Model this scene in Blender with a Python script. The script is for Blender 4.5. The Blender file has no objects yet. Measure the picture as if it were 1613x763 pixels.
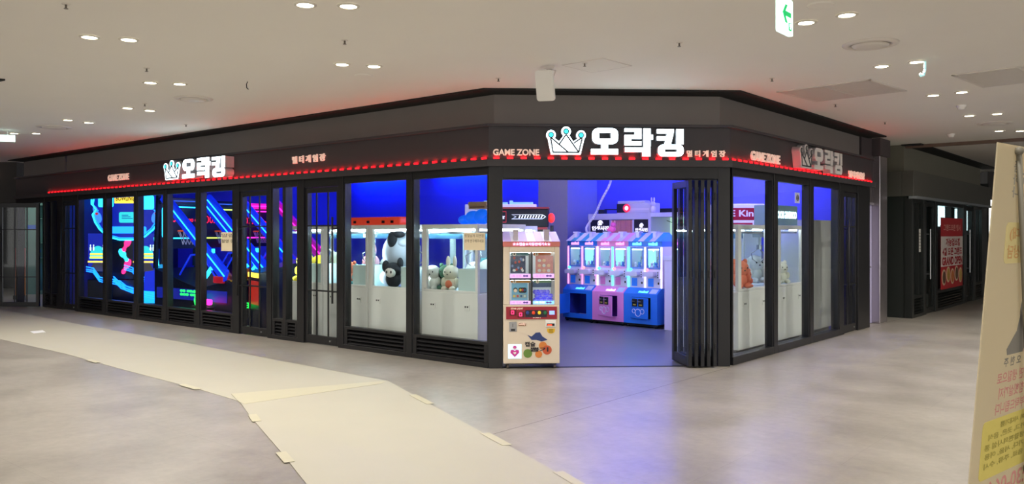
import bpy, math, random
from math import sin, cos, pi, radians
from mathutils import Vector, Matrix

sc = bpy.context.scene
COL = sc.collection
random.seed(7)

# ------------------------------------------------------------------ camera, world, exposure
FPX, HORIZON = 1302.0, 369.0
cd = bpy.data.cameras.new('camera')
cam = bpy.data.objects.new('camera', cd)
COL.objects.link(cam)
cam.location = (0, 0, 1.6)
cam.rotation_euler = (pi/2, 0, 0)
cd.sensor_width = 36.0
cd.lens = 36.0*FPX/1613.0
cd.shift_y = -(381.5-HORIZON)/1613.0
cd.clip_start = 0.05
cd.clip_end = 200
sc.camera = cam

W = bpy.data.worlds.new('world')
sc.world = W
W.use_nodes = True
W.node_tree.nodes['Background'].inputs[0].default_value = (0.99, 0.97, 0.93, 1)
W.node_tree.nodes['Background'].inputs[1].default_value = 2.0
sc.view_settings.view_transform = 'Standard'
sc.view_settings.look = 'None'
sc.view_settings.exposure = 0.47
sc.view_settings.gamma = 1.0
sc.view_settings.use_curve_mapping = False
sc.cycles.use_denoising = True
sc.cycles.max_bounces = 8
sc.cycles.transparent_max_bounces = 24
sc.cycles.caustics_reflective = False
sc.cycles.caustics_refractive = False
sc.cycles.sample_clamp_indirect = 4.0

LAMP_W = 80.0         # each ceiling downlight
BLUE_LED = 135.0        # emission of the blue tubes in the shop
RED_LED = 42.0         # red modules on the sign band
SIGN_E = 3.4           # lit sign faces

# ------------------------------------------------------------------ materials
def lin(c):
    r = []
    for v in c[:3]:
        v /= 255.0
        r.append(v/12.92 if v <= 0.04045 else ((v+0.055)/1.055)**2.4)
    return (*r, 1.0)

MATS = {}
def mat(name, col, rough=0.5, metal=0.0, emit=None, strength=0.0, noise=0.0, nscale=6.0, spec=0.5, alpha=None):
    if name in MATS:
        return MATS[name]
    m = bpy.data.materials.new(name)
    m.use_nodes = True
    nt = m.node_tree
    b = nt.nodes['Principled BSDF']
    b.inputs['Base Color'].default_value = lin(col)
    b.inputs['Roughness'].default_value = rough
    b.inputs['Metallic'].default_value = metal
    b.inputs['Specular IOR Level'].default_value = spec
    if noise > 0:
        tc = nt.nodes.new('ShaderNodeTexCoord')
        nz = nt.nodes.new('ShaderNodeTexNoise')
        nz.inputs['Scale'].default_value = nscale
        nz.inputs['Detail'].default_value = 6
        mx = nt.nodes.new('ShaderNodeMix')
        mx.data_type = 'RGBA'
        c = lin(col)
        mx.inputs[6].default_value = tuple(v*(1-noise) for v in c[:3])+(1,)
        mx.inputs[7].default_value = tuple(min(1, v*(1+noise)) for v in c[:3])+(1,)
        nt.links.new(tc.outputs['Object'], nz.inputs['Vector'])
        nt.links.new(nz.outputs['Fac'], mx.inputs[0])
        nt.links.new(mx.outputs[2], b.inputs['Base Color'])
    if emit is not None:
        b.inputs['Emission Color'].default_value = lin(emit)
        b.inputs['Emission Strength'].default_value = strength
    MATS[name] = m
    return m

def glass_mat(name, tint=(235, 240, 240), gloss=1.0):
    if name in MATS:
        return MATS[name]
    m = bpy.data.materials.new(name)
    m.use_nodes = True
    nt = m.node_tree
    nt.nodes.clear()
    out = nt.nodes.new('ShaderNodeOutputMaterial')
    mix = nt.nodes.new('ShaderNodeMixShader')
    tr = nt.nodes.new('ShaderNodeBsdfTransparent')
    tr.inputs[0].default_value = lin(tint)
    gl = nt.nodes.new('ShaderNodeBsdfGlossy')
    gl.inputs['Roughness'].default_value = 0.03
    lw = nt.nodes.new('ShaderNodeLayerWeight')       # Schlick's Fresnel, the same from both sides of the pane
    lw.inputs[0].default_value = 0.5
    p5 = nt.nodes.new('ShaderNodeMath'); p5.operation = 'POWER'; p5.inputs[1].default_value = 5.0
    nt.links.new(lw.outputs['Facing'], p5.inputs[0])
    mu = nt.nodes.new('ShaderNodeMath'); mu.operation = 'MULTIPLY_ADD'
    mu.inputs[1].default_value = 0.96*gloss; mu.inputs[2].default_value = 0.04*gloss
    nt.links.new(p5.outputs[0], mu.inputs[0])
    nt.links.new(mu.outputs[0], mix.inputs[0])
    nt.links.new(tr.outputs[0], mix.inputs[1])
    nt.links.new(gl.outputs[0], mix.inputs[2])
    nt.links.new(mix.outputs[0], out.inputs[0])
    MATS[name] = m
    return m

def glow(name, col, s):
    return mat(name, col, 0.4, emit=col, strength=s)

def floor_mat():
    m = bpy.data.materials.new('stone_vinyl_floor')
    m.use_nodes = True
    nt = m.node_tree
    N, Lk = nt.nodes, nt.links
    b = N['Principled BSDF']
    tc = N.new('ShaderNodeTexCoord')
    n1 = N.new('ShaderNodeTexNoise'); n1.inputs['Scale'].default_value = 1.1; n1.inputs['Detail'].default_value = 8
    n1.inputs['Roughness'].default_value = 0.62
    n2 = N.new('ShaderNodeTexNoise'); n2.inputs['Scale'].default_value = 9.0; n2.inputs['Detail'].default_value = 8
    n2.inputs['Roughness'].default_value = 0.7
    for n in (n1, n2):
        Lk.new(tc.outputs['Object'], n.inputs['Vector'])
    ad = N.new('ShaderNodeMath'); ad.operation = 'MULTIPLY_ADD'
    Lk.new(n1.outputs['Fac'], ad.inputs[0]); ad.inputs[1].default_value = 0.6
    m2 = N.new('ShaderNodeMath'); m2.operation = 'MULTIPLY'; m2.inputs[1].default_value = 0.4
    Lk.new(n2.outputs['Fac'], m2.inputs[0]); Lk.new(m2.outputs[0], ad.inputs[2])
    cr = N.new('ShaderNodeValToRGB')
    cr.color_ramp.elements[0].position = 0.33; cr.color_ramp.elements[0].color = lin((131, 126, 119))
    cr.color_ramp.elements[1].position = 0.68; cr.color_ramp.elements[1].color = lin((167, 161, 153))
    Lk.new(ad.outputs[0], cr.inputs[0])
    br = N.new('ShaderNodeTexBrick')
    br.inputs['Scale'].default_value = 1.0
    br.inputs['Brick Width'].default_value = 1.22
    br.inputs['Row Height'].default_value = 1.22
    br.inputs['Mortar Size'].default_value = 0.0022
    br.offset = 0.5
    br.inputs['Color1'].default_value = (1, 1, 1, 1)
    br.inputs['Color2'].default_value = (0.955, 0.955, 0.955, 1)
    br.inputs['Mortar'].default_value = (0.80, 0.79, 0.78, 1)
    mp = N.new('ShaderNodeMapping'); mp.inputs['Location'].default_value = (0.29, 0.3, 0)
    Lk.new(tc.outputs['Object'], mp.inputs['Vector']); Lk.new(mp.outputs[0], br.inputs['Vector'])
    mx = N.new('ShaderNodeMix'); mx.data_type = 'RGBA'; mx.blend_type = 'MULTIPLY'; mx.inputs[0].default_value = 1
    Lk.new(cr.outputs[0], mx.inputs[6]); Lk.new(br.outputs['Color'], mx.inputs[7])
    # the one open joint that runs out from the shop's right corner
    sp = N.new('ShaderNodeSeparateXYZ'); Lk.new(tc.outputs['Object'], sp.inputs[0])
    d = N.new('ShaderNodeMath'); d.operation = 'SUBTRACT'; d.inputs[1].default_value = 2.16
    Lk.new(sp.outputs[0], d.inputs[0])
    a = N.new('ShaderNodeMath'); a.operation = 'ABSOLUTE'; Lk.new(d.outputs[0], a.inputs[0])
    lt = N.new('ShaderNodeMath'); lt.operation = 'LESS_THAN'; lt.inputs[1].default_value = 0.0045
    Lk.new(a.outputs[0], lt.inputs[0])
    mx2 = N.new('ShaderNodeMix'); mx2.data_type = 'RGBA'
    Lk.new(lt.outputs[0], mx2.inputs[0]); Lk.new(mx.outputs[2], mx2.inputs[6])
    mx2.inputs[7].default_value = lin((62, 52, 50))
    Lk.new(mx2.outputs[2], b.inputs['Base Color'])
    mr = N.new('ShaderNodeMapRange')
    mr.inputs['To Min'].default_value = 0.26; mr.inputs['To Max'].default_value = 0.42
    Lk.new(n1.outputs['Fac'], mr.inputs['Value']); Lk.new(mr.outputs[0], b.inputs['Roughness'])
    b.inputs['Specular IOR Level'].default_value = 0.45
    return m

# ------------------------------------------------------------------ mesh builder
class MB:
    def __init__(s):
        s.v, s.f, s.m = [], [], []
    def add(s, vs, fs, m=0):
        o = len(s.v)
        s.v += [tuple(v) for v in vs]
        for f in fs:
            s.f.append([i+o for i in f]); s.m.append(m)
        return s
    def box(s, x0, x1, y0, y1, z0, z1, m=0):
        return s.add([(x0,y0,z0),(x1,y0,z0),(x1,y1,z0),(x0,y1,z0),(x0,y0,z1),(x1,y0,z1),(x1,y1,z1),(x0,y1,z1)],
                     [(0,3,2,1),(4,5,6,7),(0,1,5,4),(1,2,6,5),(2,3,7,6),(3,0,4,7)], m)
    def prism(s, poly, y0, y1, m=0):            # polygon in x,z pushed along y
        n = len(poly)
        vs = [(x,y0,z) for x,z in poly]+[(x,y1,z) for x,z in poly]
        fs = [tuple(range(n)), tuple(range(2*n-1,n-1,-1))]+[(i,i+n,(i+1)%n+n,(i+1)%n) for i in range(n)]
        return s.add(vs, fs, m)
    def xprism(s, poly, x0, x1, m=0):           # polygon in y,z pushed along x
        n = len(poly)
        vs = [(x0,y,z) for y,z in poly]+[(x1,y,z) for y,z in poly]
        fs = [tuple(range(n)), tuple(range(2*n-1,n-1,-1))]+[(i,i+n,(i+1)%n+n,(i+1)%n) for i in range(n)]
        return s.add(vs, fs, m)
    def slab(s, poly, z0, z1, m=0):             # polygon in x,y pushed along z
        n = len(poly)
        vs = [(x,y,z0) for x,y in poly]+[(x,y,z1) for x,y in poly]
        fs = [tuple(range(n-1,-1,-1)), tuple(range(n,2*n))]+[(i,(i+1)%n,(i+1)%n+n,i+n) for i in range(n)]
        return s.add(vs, fs, m)
    def ring(s, outer, inner, y0, y1, m=0):     # outline with a hole, same point count, in x,z
        n = len(outer)
        vs = [(x,y0,z) for x,z in outer]+[(x,y0,z) for x,z in inner]+[(x,y1,z) for x,z in outer]+[(x,y1,z) for x,z in inner]
        fs = []
        for i in range(n):
            j = (i+1) % n
            fs += [(i,j,n+j,n+i),(2*n+j,2*n+i,3*n+i,3*n+j),(j,i,2*n+i,2*n+j),(n+i,n+j,3*n+j,3*n+i)]
        return s.add(vs, fs, m)
    def cyl(s, p0, p1, r0, r1=None, n=16, m=0):
        r1 = r0 if r1 is None else r1
        p0, p1 = Vector(p0), Vector(p1)
        d = (p1-p0).normalized()
        a = d.orthogonal().normalized(); b = d.cross(a)
        vs = []
        for p, r in ((p0,r0),(p1,r1)):
            for i in range(n):
                t = 2*pi*i/n
                vs.append(p+a*(r*cos(t))+b*(r*sin(t)))
        fs = [(i,(i+1)%n,(i+1)%n+n,i+n) for i in range(n)]+[tuple(range(n-1,-1,-1)), tuple(range(n,2*n))]
        return s.add(vs, fs, m)
    def tube(s, pts, r, n=8, m=0):
        for a, b in zip(pts[:-1], pts[1:]):
            s.cyl(a, b, r, n=n, m=m)
            s.ball(b, (r,r,r), 8, 5, m)
        return s
    def ball(s, c, r, nu=16, nv=10, m=0):
        if not isinstance(r, tuple): r = (r,r,r)
        vs = [(c[0],c[1],c[2]-r[2])]
        for j in range(1,nv):
            t = -pi/2+pi*j/nv
            for i in range(nu):
                p = 2*pi*i/nu
                vs.append((c[0]+r[0]*cos(t)*cos(p), c[1]+r[1]*cos(t)*sin(p), c[2]+r[2]*sin(t)))
        vs.append((c[0],c[1],c[2]+r[2]))
        fs = [(0,1+(i+1)%nu,1+i) for i in range(nu)]
        for j in range(nv-2):
            o = 1+j*nu
            fs += [(o+i,o+(i+1)%nu,o+nu+(i+1)%nu,o+nu+i) for i in range(nu)]
        o = 1+(nv-2)*nu; e = len(vs)-1
        fs += [(o+i,o+(i+1)%nu,e) for i in range(nu)]
        return s.add(vs, fs, m)
    def lathe(s, prof, c=(0,0,0), n=24, m=0):   # profile of (radius, z)
        vs, fs = [], []
        for r, z in prof:
            for i in range(n):
                t = 2*pi*i/n
                vs.append((c[0]+r*cos(t), c[1]+r*sin(t), c[2]+z))
        for j in range(len(prof)-1):
            fs += [(j*n+i,j*n+(i+1)%n,(j+1)*n+(i+1)%n,(j+1)*n+i) for i in range(n)]
        return s.add(vs, fs, m)
    def torus(s, c, R, r, axis='z', nu=24, nv=8, m=0, arc=2*pi):
        vs, fs = [], []
        full = abs(arc-2*pi) < 1e-6
        k = nu if full else nu+1
        for i in range(k):
            t = arc*i/nu
            for j in range(nv):
                p = 2*pi*j/nv
                x, y, z = (R+r*cos(p))*cos(t), (R+r*cos(p))*sin(t), r*sin(p)
                if axis == 'y': x, y, z = x, z, y
                if axis == 'x': x, y, z = z, x, y
                vs.append((c[0]+x,c[1]+y,c[2]+z))
        for i in range(nu):
            a = i; b = (i+1) % k
            fs += [(a*nv+j,b*nv+j,b*nv+(j+1)%nv,a*nv+(j+1)%nv) for j in range(nv)]
        return s.add(vs, fs, m)
    def xform(s, M):
        s.v = [tuple(M @ Vector(v)) for v in s.v]
        return s
    def build(s, name, mats, parent=None, bevel=0.0, smooth=False, seg=2):
        me = bpy.data.meshes.new(name)
        me.from_pydata(s.v, [], s.f)
        if not isinstance(mats, (list, tuple)): mats = [mats]
        for k in mats: me.materials.append(k)
        me.polygons.foreach_set('material_index', s.m)
        if smooth:
            me.polygons.foreach_set('use_smooth', [True]*len(s.f))
        me.update()
        o = bpy.data.objects.new(name, me)
        COL.objects.link(o)
        if parent: o.parent = parent
        if bevel > 0:
            md = o.modifiers.new('bevel', 'BEVEL'); md.width = bevel; md.segments = seg
            md.limit_method = 'ANGLE'; md.angle_limit = radians(40)
        return o

TXT = {}
def text_mesh(string, bold=0.0):
    key = (string, bold)
    if key in TXT: return TXT[key]
    cu = bpy.data.curves.new('t', 'FONT')
    cu.body = string; cu.size = 1.0; cu.offset = bold; cu.resolution_u = 3
    o = bpy.data.objects.new('t', cu)
    me = bpy.data.meshes.new_from_object(o)
    vs = [tuple(v.co) for v in me.vertices]; fs = [tuple(p.vertices) for p in me.polygons]
    bpy.data.objects.remove(o); bpy.data.curves.remove(cu); bpy.data.meshes.remove(me)
    x0 = min(v[0] for v in vs); x1 = max(v[0] for v in vs); y0 = min(v[1] for v in vs); y1 = max(v[1] for v in vs)
    vs = [((v[0]-x0)/(x1-x0), (v[1]-y0)/(y1-y0)) for v in vs]
    TXT[key] = (vs, fs)
    return TXT[key]

def put_text(b, string, x0, x1, z0, z1, y, depth=0.0, m=0, bold=0.0, mirror=False):
    """text filling the rectangle x0..x1, z0..z1 of the plane y, facing -y, as a solid of the given depth"""
    vs, fs = text_mesh(string, bold)
    P = []
    for a, c in vs:
        if mirror: a = 1-a
        P.append((x0+a*(x1-x0), y, z0+c*(z1-z0)))
    if depth <= 0:
        return b.add(P, fs, m)
    n = len(P)
    Q = P+[(x, y+depth, z) for x, _, z in P]
    F = list(fs)+[tuple(i+n for i in reversed(f)) for f in fs]
    cnt = {}
    for f in fs:
        for i in range(len(f)):
            e = (f[i], f[(i+1) % len(f)])
            cnt[e] = cnt.get(e, 0)+1
    for (i, j) in cnt:
        if (j, i) not in cnt:
            F.append((j, i, i+n, j+n))
    return b.add(Q, F, m)

# ------------------------------------------------------------------ scene-graph helpers
def empty(name, loc=(0,0,0), rz=0.0):
    o = bpy.data.objects.new(name, None)
    o.empty_display_size = 0.1
    COL.objects.link(o)
    o.location = loc; o.rotation_euler = (0,0,rz)
    return o
def tag(o, label, cat, group=None, kind=None):
    o['label'] = label; o['category'] = cat
    if group: o['group'] = group
    if kind: o['kind'] = kind
    return o
def thing(name, label, cat, loc=(0,0,0), rz=0.0, group=None):
    return tag(empty(name, loc, rz), label, cat, group)
def struct(o, label, cat):
    return tag(o, label, cat, kind='structure')
def copy_tree(o, parent=None):
    c = o.copy(); COL.objects.link(c)
    if parent: c.parent = parent
    for ch in list(o.children): copy_tree(ch, c)
    return c

class Frame:
    def __init__(s, o, d):
        s.o = Vector((o[0], o[1], 0)); l = math.hypot(*d)
        s.x = Vector((d[0]/l, d[1]/l, 0)); s.y = Vector((-s.x.y, s.x.x, 0)); s.a = math.atan2(s.x.y, s.x.x)
    def p(s, x, y, z=0.0):
        q = s.o+s.x*x+s.y*y
        return (q.x, q.y, z)
    def loc(s, q):
        d = Vector((q[0], q[1], 0))-s.o
        return (d.dot(s.x), d.dot(s.y))
    def set(s, o, x=0, y=0, z=0, rz=0):
        o.location = s.p(x, y, z); o.rotation_euler = (0,0,s.a+rz)
        return o

# the shop: left front (L), chamfered entrance (C), right front (R); x to the right seen from the mall, y into the shop
A, B = (-0.276, 9.83), (2.633, 9.98)
FL = Frame(A, (0.7686, -0.6398))
FC = Frame(A, (B[0]-A[0], B[1]-A[1]))
FR = Frame(B, (0.6397, 0.7686))
CL = 2.913
CEIL = 3.31

# common materials
M_frame = mat('black_powder_coated_aluminium', (37, 37, 40), 0.38, 0.3, noise=0.08, nscale=3)
M_band = mat('charcoal_sign_panel', (58, 55, 60), 0.55, noise=0.06, nscale=2)
M_upper = mat('brown_grey_fascia_panel', (126, 120, 118), 0.6, noise=0.06, nscale=2)
M_black = mat('matte_black', (12, 12, 13), 0.7, noise=0.1)
M_ceil = mat('ceiling_paint', (246, 243, 236), 0.75, noise=0.02, nscale=1.5)
M_glass = glass_mat('shop_glass', (248, 251, 251), 0.40)
M_cglass = glass_mat('cabinet_glass', (250, 253, 253), 0.35)
M_white = mat('white_painted_metal', (242, 241, 238), 0.35, noise=0.03)
M_steel = mat('brushed_steel', (170, 170, 172), 0.3, 0.9, noise=0.05)
M_dark = mat('dark_grey_plastic', (30, 30, 34), 0.45, noise=0.1)
M_signwhite = mat('lit_sign_face', (240, 250, 255), 0.4, emit=(225, 246, 255), strength=SIGN_E)
M_signside = mat('sign_return', (190, 190, 196), 0.35, noise=0.04)
M_signoff = mat('unlit_white_acrylic', (236, 232, 230), 0.4, noise=0.03)
M_cyan = glow('cyan_lit_acrylic', (60, 215, 225), 1.0)
M_line = mat('crown_outline', (28, 34, 48), 0.5, noise=0.05)
M_cream = mat('cream_letter_glow', (236, 214, 202), 0.5, emit=(255, 200, 180), strength=0.28, noise=0.03)  # small emission stands in for LED light falling on unlit letters
M_red = mat('red_led_lens', (255, 20, 30), 0.3, emit=(255, 14, 22), strength=RED_LED)
M_redside = mat('red_led_side', (255, 20, 30), 0.3, emit=(255, 18, 30), strength=2.2)
M_blueled = mat('blue_led_tube', (20, 60, 255), 0.3, emit=(8, 60, 255), strength=BLUE_LED)
M_bluewall = mat('shop_wall_blue_tint', (92, 92, 205), 0.7, noise=0.04, nscale=2)  # blue LED light is put into the colour of a pale wall
M_column = mat('column_paint', (168, 162, 172), 0.7, noise=0.03)

# ------------------------------------------------------------------ floor, ceiling
b = MB()
b.slab([(-34,-26),(34,-26),(34,34),(-34,34)], -0.05, 0.0)
fl = b.build('floor', floor_mat()); FL.set(fl); struct(fl, 'grey beige stone-look mall floor', 'floor')

shop_poly = [(-12.26,0.12),(0.0,0.12),(2.04,1.99),(2.04,7.5),(-12.26,7.5)]
M_shopfloor = mat('shop_vinyl', (104, 104, 112), 0.35, noise=0.10, nscale=5)
b = MB(); b.slab(shop_poly, 0.0005, 0.004)
o = b.build('floor_shop', M_shopfloor); FL.set(o); struct(o, 'dark grey vinyl floor inside the game shop', 'floor')

b = MB(); b.slab([(-34,-26),(34,-26),(34,34),(-34,34)], CEIL, CEIL+0.1)
o = b.build('ceiling', M_ceil); FL.set(o); struct(o, 'warm white plaster mall ceiling', 'ceiling')
M_shopceil = mat('shop_ceiling_paint', (62, 62, 110), 0.8, noise=0.04)
b = MB(); b.slab([(-12.26,0.345),(-0.2,0.345),(1.8,2.15),(1.8,7.5),(-12.26,7.5)], 3.14, 3.2)
o = b.build('ceiling_shop', M_shopceil); FL.set(o); struct(o, 'dark painted ceiling inside the game shop', 'ceiling')

# shop inner walls
b = MB(); b.box(-12.36, 1.86, 7.5, 7.62, 0, CEIL)
o = b.build('wall_back', M_bluewall); FL.set(o); struct(o, 'blue lit back wall of the game shop', 'wall')
b = MB(); b.box(-12.36, -12.26, 0.17, 7.5, 0, CEIL)
o = b.build('wall_left', M_bluewall); FL.set(o); struct(o, 'blue lit left wall of the game shop', 'wall')
b = MB(); b.box(-4.26, -3.50, 6.42, 7.5, 0, 3.14)
o = b.build('wall_column', M_column); FL.set(o); struct(o, 'square painted column in front of the blue back wall', 'column')

# ------------------------------------------------------------------ fascia
def mitre(F, x0, x1, y0, y1, z0, z1, k0=0.0, k1=0.0):
    """a strip along a front, its ends cut at an angle: k = dx per unit of y at each end"""
    bb = MB()
    bb.slab([(x0+k0*y0,y0),(x1+k1*y0,y0),(x1+k1*y1,y1),(x0+k0*y1,y1)], z0, z1)
    return bb
tA = math.tan((FC.a-FL.a)/2); tB = math.tan((FR.a-FC.a)/2)
kin = {'L': (0, -tA), 'C': (tA, -tB), 'R': (tB, 0)}
# walls along y at a convex corner: going inwards both fronts shorten towards each other
fronts = [('left', FL, -14.63, 0.0, 0.0, -tA), ('front', FC, 0.0, CL, tA, -tB), ('right', FR, 0.0, 5.62, tB, 0.0)]
for nm, F, x0, x1, k0, k1 in fronts:
    b = mitre(F, x0, x1 if nm != 'right' else 5.48, 0.17, 0.34, 2.88, CEIL, k0, k1)
    o = b.build('wall_'+nm+'_upper' if nm != 'left' else 'wall_left_upper', M_upper); F.set(o)
    struct(o, 'brown grey upper fascia wall over the %s front' % {'left':'left','front':'entrance','right':'right'}[nm], 'wall')
    b = mitre(F, x0, x1, 0.0, 0.17, 2.41, 2.88, k0, k1)
    o = b.build('wall_%s_sign_band' % nm, M_band); F.set(o)
    struct(o, 'charcoal sign band along the %s front' % {'left':'left','front':'entrance','right':'right'}[nm], 'wall')
    b = mitre(F, x0, x1+(0.05 if nm == 'right' else 0), -0.035, 0.20, 2.88, 2.915, k0, k1)
    o = b.build('trim_1' if nm == 'left' else 'trim_2' if nm == 'front' else 'trim_3', M_band, bevel=0.004); F.set(o)
    struct(o, 'ledge moulding above the %s sign band' % {'left':'left','front':'entrance','right':'right'}[nm], 'trim')
    b = mitre(F, x0, x1+(0.08 if nm == 'right' else 0), -0.045, -0.001, 2.405, 2.488, k0, k1)
    o = b.build('trim_4' if nm == 'left' else 'trim_5' if nm == 'front' else 'trim_6', M_band, bevel=0.004); F.set(o)
    struct(o, 'tray lip under the red lights of the %s front' % {'left':'left','front':'entrance','right':'right'}[nm], 'trim')
    b = mitre(F, x0, x1+(0.25 if nm == 'right' else 0), -0.17, 0.17, CEIL-0.022, CEIL-0.001, k0, k1)
    o = b.build('trim_7' if nm == 'left' else 'trim_8' if nm == 'front' else 'trim_9', M_black); F.set(o)
    struct(o, 'black shadow gap between ceiling and %s fascia' % {'left':'left','front':'entrance','right':'right'}[nm], 'trim')

# red light modules
def led_strip(F, x0, x1, step, label):
    r = thing('red_light_strip', label, 'light strip', F.p(0,0,0), F.a, 'red light strips on the sign band')
    n = int((x1-x0)/step)+1
    first = None
    for i in range(n):
        x = x0+i*step
        if first is None:
            b = MB(); b.box(-0.035, 0.035, -0.022, -0.006, 2.494, 2.514)
            b.m[1] = 1; first = b.build('red_light_module', [M_redside, M_red], r); o = first
        else:
            o = first.copy(); COL.objects.link(o); o.parent = r
        o.location = (x, 0, 0)
led_strip(FL, -12.72, -0.05, 0.1665, 'long row of red lights under the left sign, above the tall windows')
led_strip(FC, 0.09, 2.86, 0.1625, 'row of red lights under the big lit sign over the open entrance')
led_strip(FR, 0.08, 5.60, 0.165, 'row of red lights under the unlit sign on the right front')

# ------------------------------------------------------------------ shop name signs
def rrect(x0, x1, z0, z1, r, n=5):
    P = []
    for cx, cz, a0 in ((x1-r,z1-r,0),(x0+r,z1-r,pi/2),(x0+r,z0+r,pi),(x1-r,z0+r,1.5*pi)):
        for i in range(n+1):
            t = a0+pi/2*i/n
            P.append((cx+r*cos(t), cz+r*sin(t)))
    return P

def name_sign(F, x, z, sx, sz, depth, face, side, dot, label):
    """crown and three block letters, drawn on a 0..1450 x 0..300 grid"""
    r = thing('shop_name_sign', label, 'sign', F.p(x, -depth, z), F.a)
    G = lambda px, pz: ((px-75)*sx, (362-pz)*sz)
    def R(bb, x0, z0, x1, z1):
        a = G(x0, z1); c = G(x1, z0)
        bb.box(a[0], c[0], 0.008, depth-0.002, a[1], c[1], 1); bb.box(a[0], c[0], 0, 0.008, a[1], c[1], 0)
    def Pg(bb, pts):
        q = [G(*p) for p in pts]
        bb.prism(q, 0.008, depth-0.002, 1); bb.prism(q, 0, 0.008, 0)
    def Ring(bb, o4, rad, h4):
        a = G(o4[0], o4[3]); c = G(o4[2], o4[1]); ha = G(h4[0], h4[3]); hc = G(h4[2], h4[1])
        po = rrect(a[0], c[0], a[1], c[1], rad*sx); pi_ = rrect(ha[0], hc[0], ha[1], hc[1], 4*sx)
        bb.ring(po, pi_, 0.008, depth-0.002, 1); bb.ring(po, pi_, 0, 0.008, 0)
    ms = [face, side]
    # crown
    b = MB()
    Pg(b, [(88,185),(122,348),(432,348),(472,185),(440,160),(355,214),(285,110),(207,214),(130,160)])
    for cx, cz in ((122,148),(280,112),(437,150)):
        c = G(cx, cz); P = [(c[0]+50*sx*cos(t*pi/12), c[1]+50*sz*sin(t*pi/12)) for t in range(24)]
        b.prism(P, 0.008, depth-0.002, 1); b.prism(P, -0.0005, 0.008, 0)
    cr = b.build('crown', ms, r)
    b = MB()
    def bar(p, q, w=15):
        a = Vector(G(*p)); c = Vector(G(*q)); d = (c-a).normalized(); nn = Vector((-d.y, d.x))*w*sx/2
        b.prism([tuple(a+nn),tuple(a-nn),tuple(c-nn),tuple(c+nn)], -0.006, 0.001)
    for p, q in (((118,180),(143,325)),((140,325),(416,325)),((412,325),(448,180)),((122,175),(300,322)),((278,145),(210,240)),((282,145),(410,322)),((440,178),(360,232))):
        bar(p, q)
    for cx, cz in ((122,148),(280,112),(437,150)):
        c = G(cx, cz)
        b.cyl((c[0],-0.009,c[1]), (c[0],0.001,c[1]), 32*sx, n=24)
    b.build('crown_outline', M_line, cr)
    for cx, cz in ((122,148),(280,112),(437,150)):
        c = G(cx, cz); b = MB(); b.cyl((c[0],-0.013,c[1]), (c[0],-0.008,c[1]), 22*sx, n=24)
        b.build('crown_gem', dot, cr)
    # O
    b = MB(); Ring(b, (555,75,828,238), 60, (628,122,752,183)); R(b, 650,236,722,290); R(b, 543,288,828,345)
    b.build('letter', ms, r)
    # RAK
    b = MB()
    R(b, 897,75,1075,110); R(b, 1005,110,1075,143); R(b, 897,143,1075,183); R(b, 897,183,967,208); R(b, 897,208,1075,250)
    R(b, 1095,75,1172,262); R(b, 1172,140,1198,190); R(b, 900,270,1170,318); R(b, 1085,318,1170,362)
    b.build('letter', ms, r)
    # KING
    b = MB()
    Pg(b, [(1240,82),(1240,127),(1346,127),(1340,155),(1240,155),(1240,198),(1330,198),(1318,235),(1388,235),(1413,140),(1420,82)])
    R(b, 1445,82,1522,236); Ring(b, (1250,240,1523,362), 52, (1322,288,1452,316))
    b.build('letter', ms, r)
    return r
name_sign(FC, 0.68, 2.525, 1.64/1448, 0.333/287, 0.10, M_signwhite, M_signside, M_cyan, 'big lit white crown and shop name letters over the open entrance')
name_sign(FL, -7.42, 2.525, 1.95/1448, 0.335/287, 0.17, M_signwhite, M_signside, M_cyan, 'lit white crown and shop name letters on the long left front')
name_sign(FR, 1.95, 2.510, 1.76/1448, 0.335/287, 0.12, M_signoff, M_signside, mat('grey_gem', (150,150,152), 0.5, noise=0.04), 'unlit grey crown and shop name letters on the right front')

def small_sign(F, string, x0, x1, z0, z1, label, name, bold=0.03):
    b = MB(); put_text(b, string, 0, x1-x0, 0, z1-z0, 0, 0.022, 0, bold)
    o = b.build(name, M_cream); F.set(o, x0, -0.024, z0); tag(o, label, 'sign')
    # stand-off pins keep the letters on the band
small_sign(FC, 'GAME ZONE', 0.05, 0.60, 2.535, 2.612, 'cream GAME ZONE letters left of the big lit crown over the entrance', 'english_letter_sign')
small_sign(FL, 'GAME ZONE', -9.90, -9.05, 2.630, 2.755, 'cream GAME ZONE letters on the long left front', 'english_letter_sign')
small_sign(FR, 'GAME ZONE', 0.58, 1.50, 2.535, 2.655, 'cream GAME ZONE letters left of the unlit crown on the right front', 'english_letter_sign')
small_sign(FC, '멀 티 게 임 장', 2.38, 2.85, 2.528, 2.608, 'small Korean letters right of the big lit name over the entrance', 'korean_letter_sign')
small_sign(FL, '멀 티 게 임 장', -3.88, -3.10, 2.645, 2.755, 'small Korean letters on the left front, above the middle door', 'korean_letter_sign')
small_sign(FR, '멀티게임장', 4.35, 5.15, 2.510, 2.630, 'small Korean letters near the right end of the right front', 'korean_letter_sign')

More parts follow.
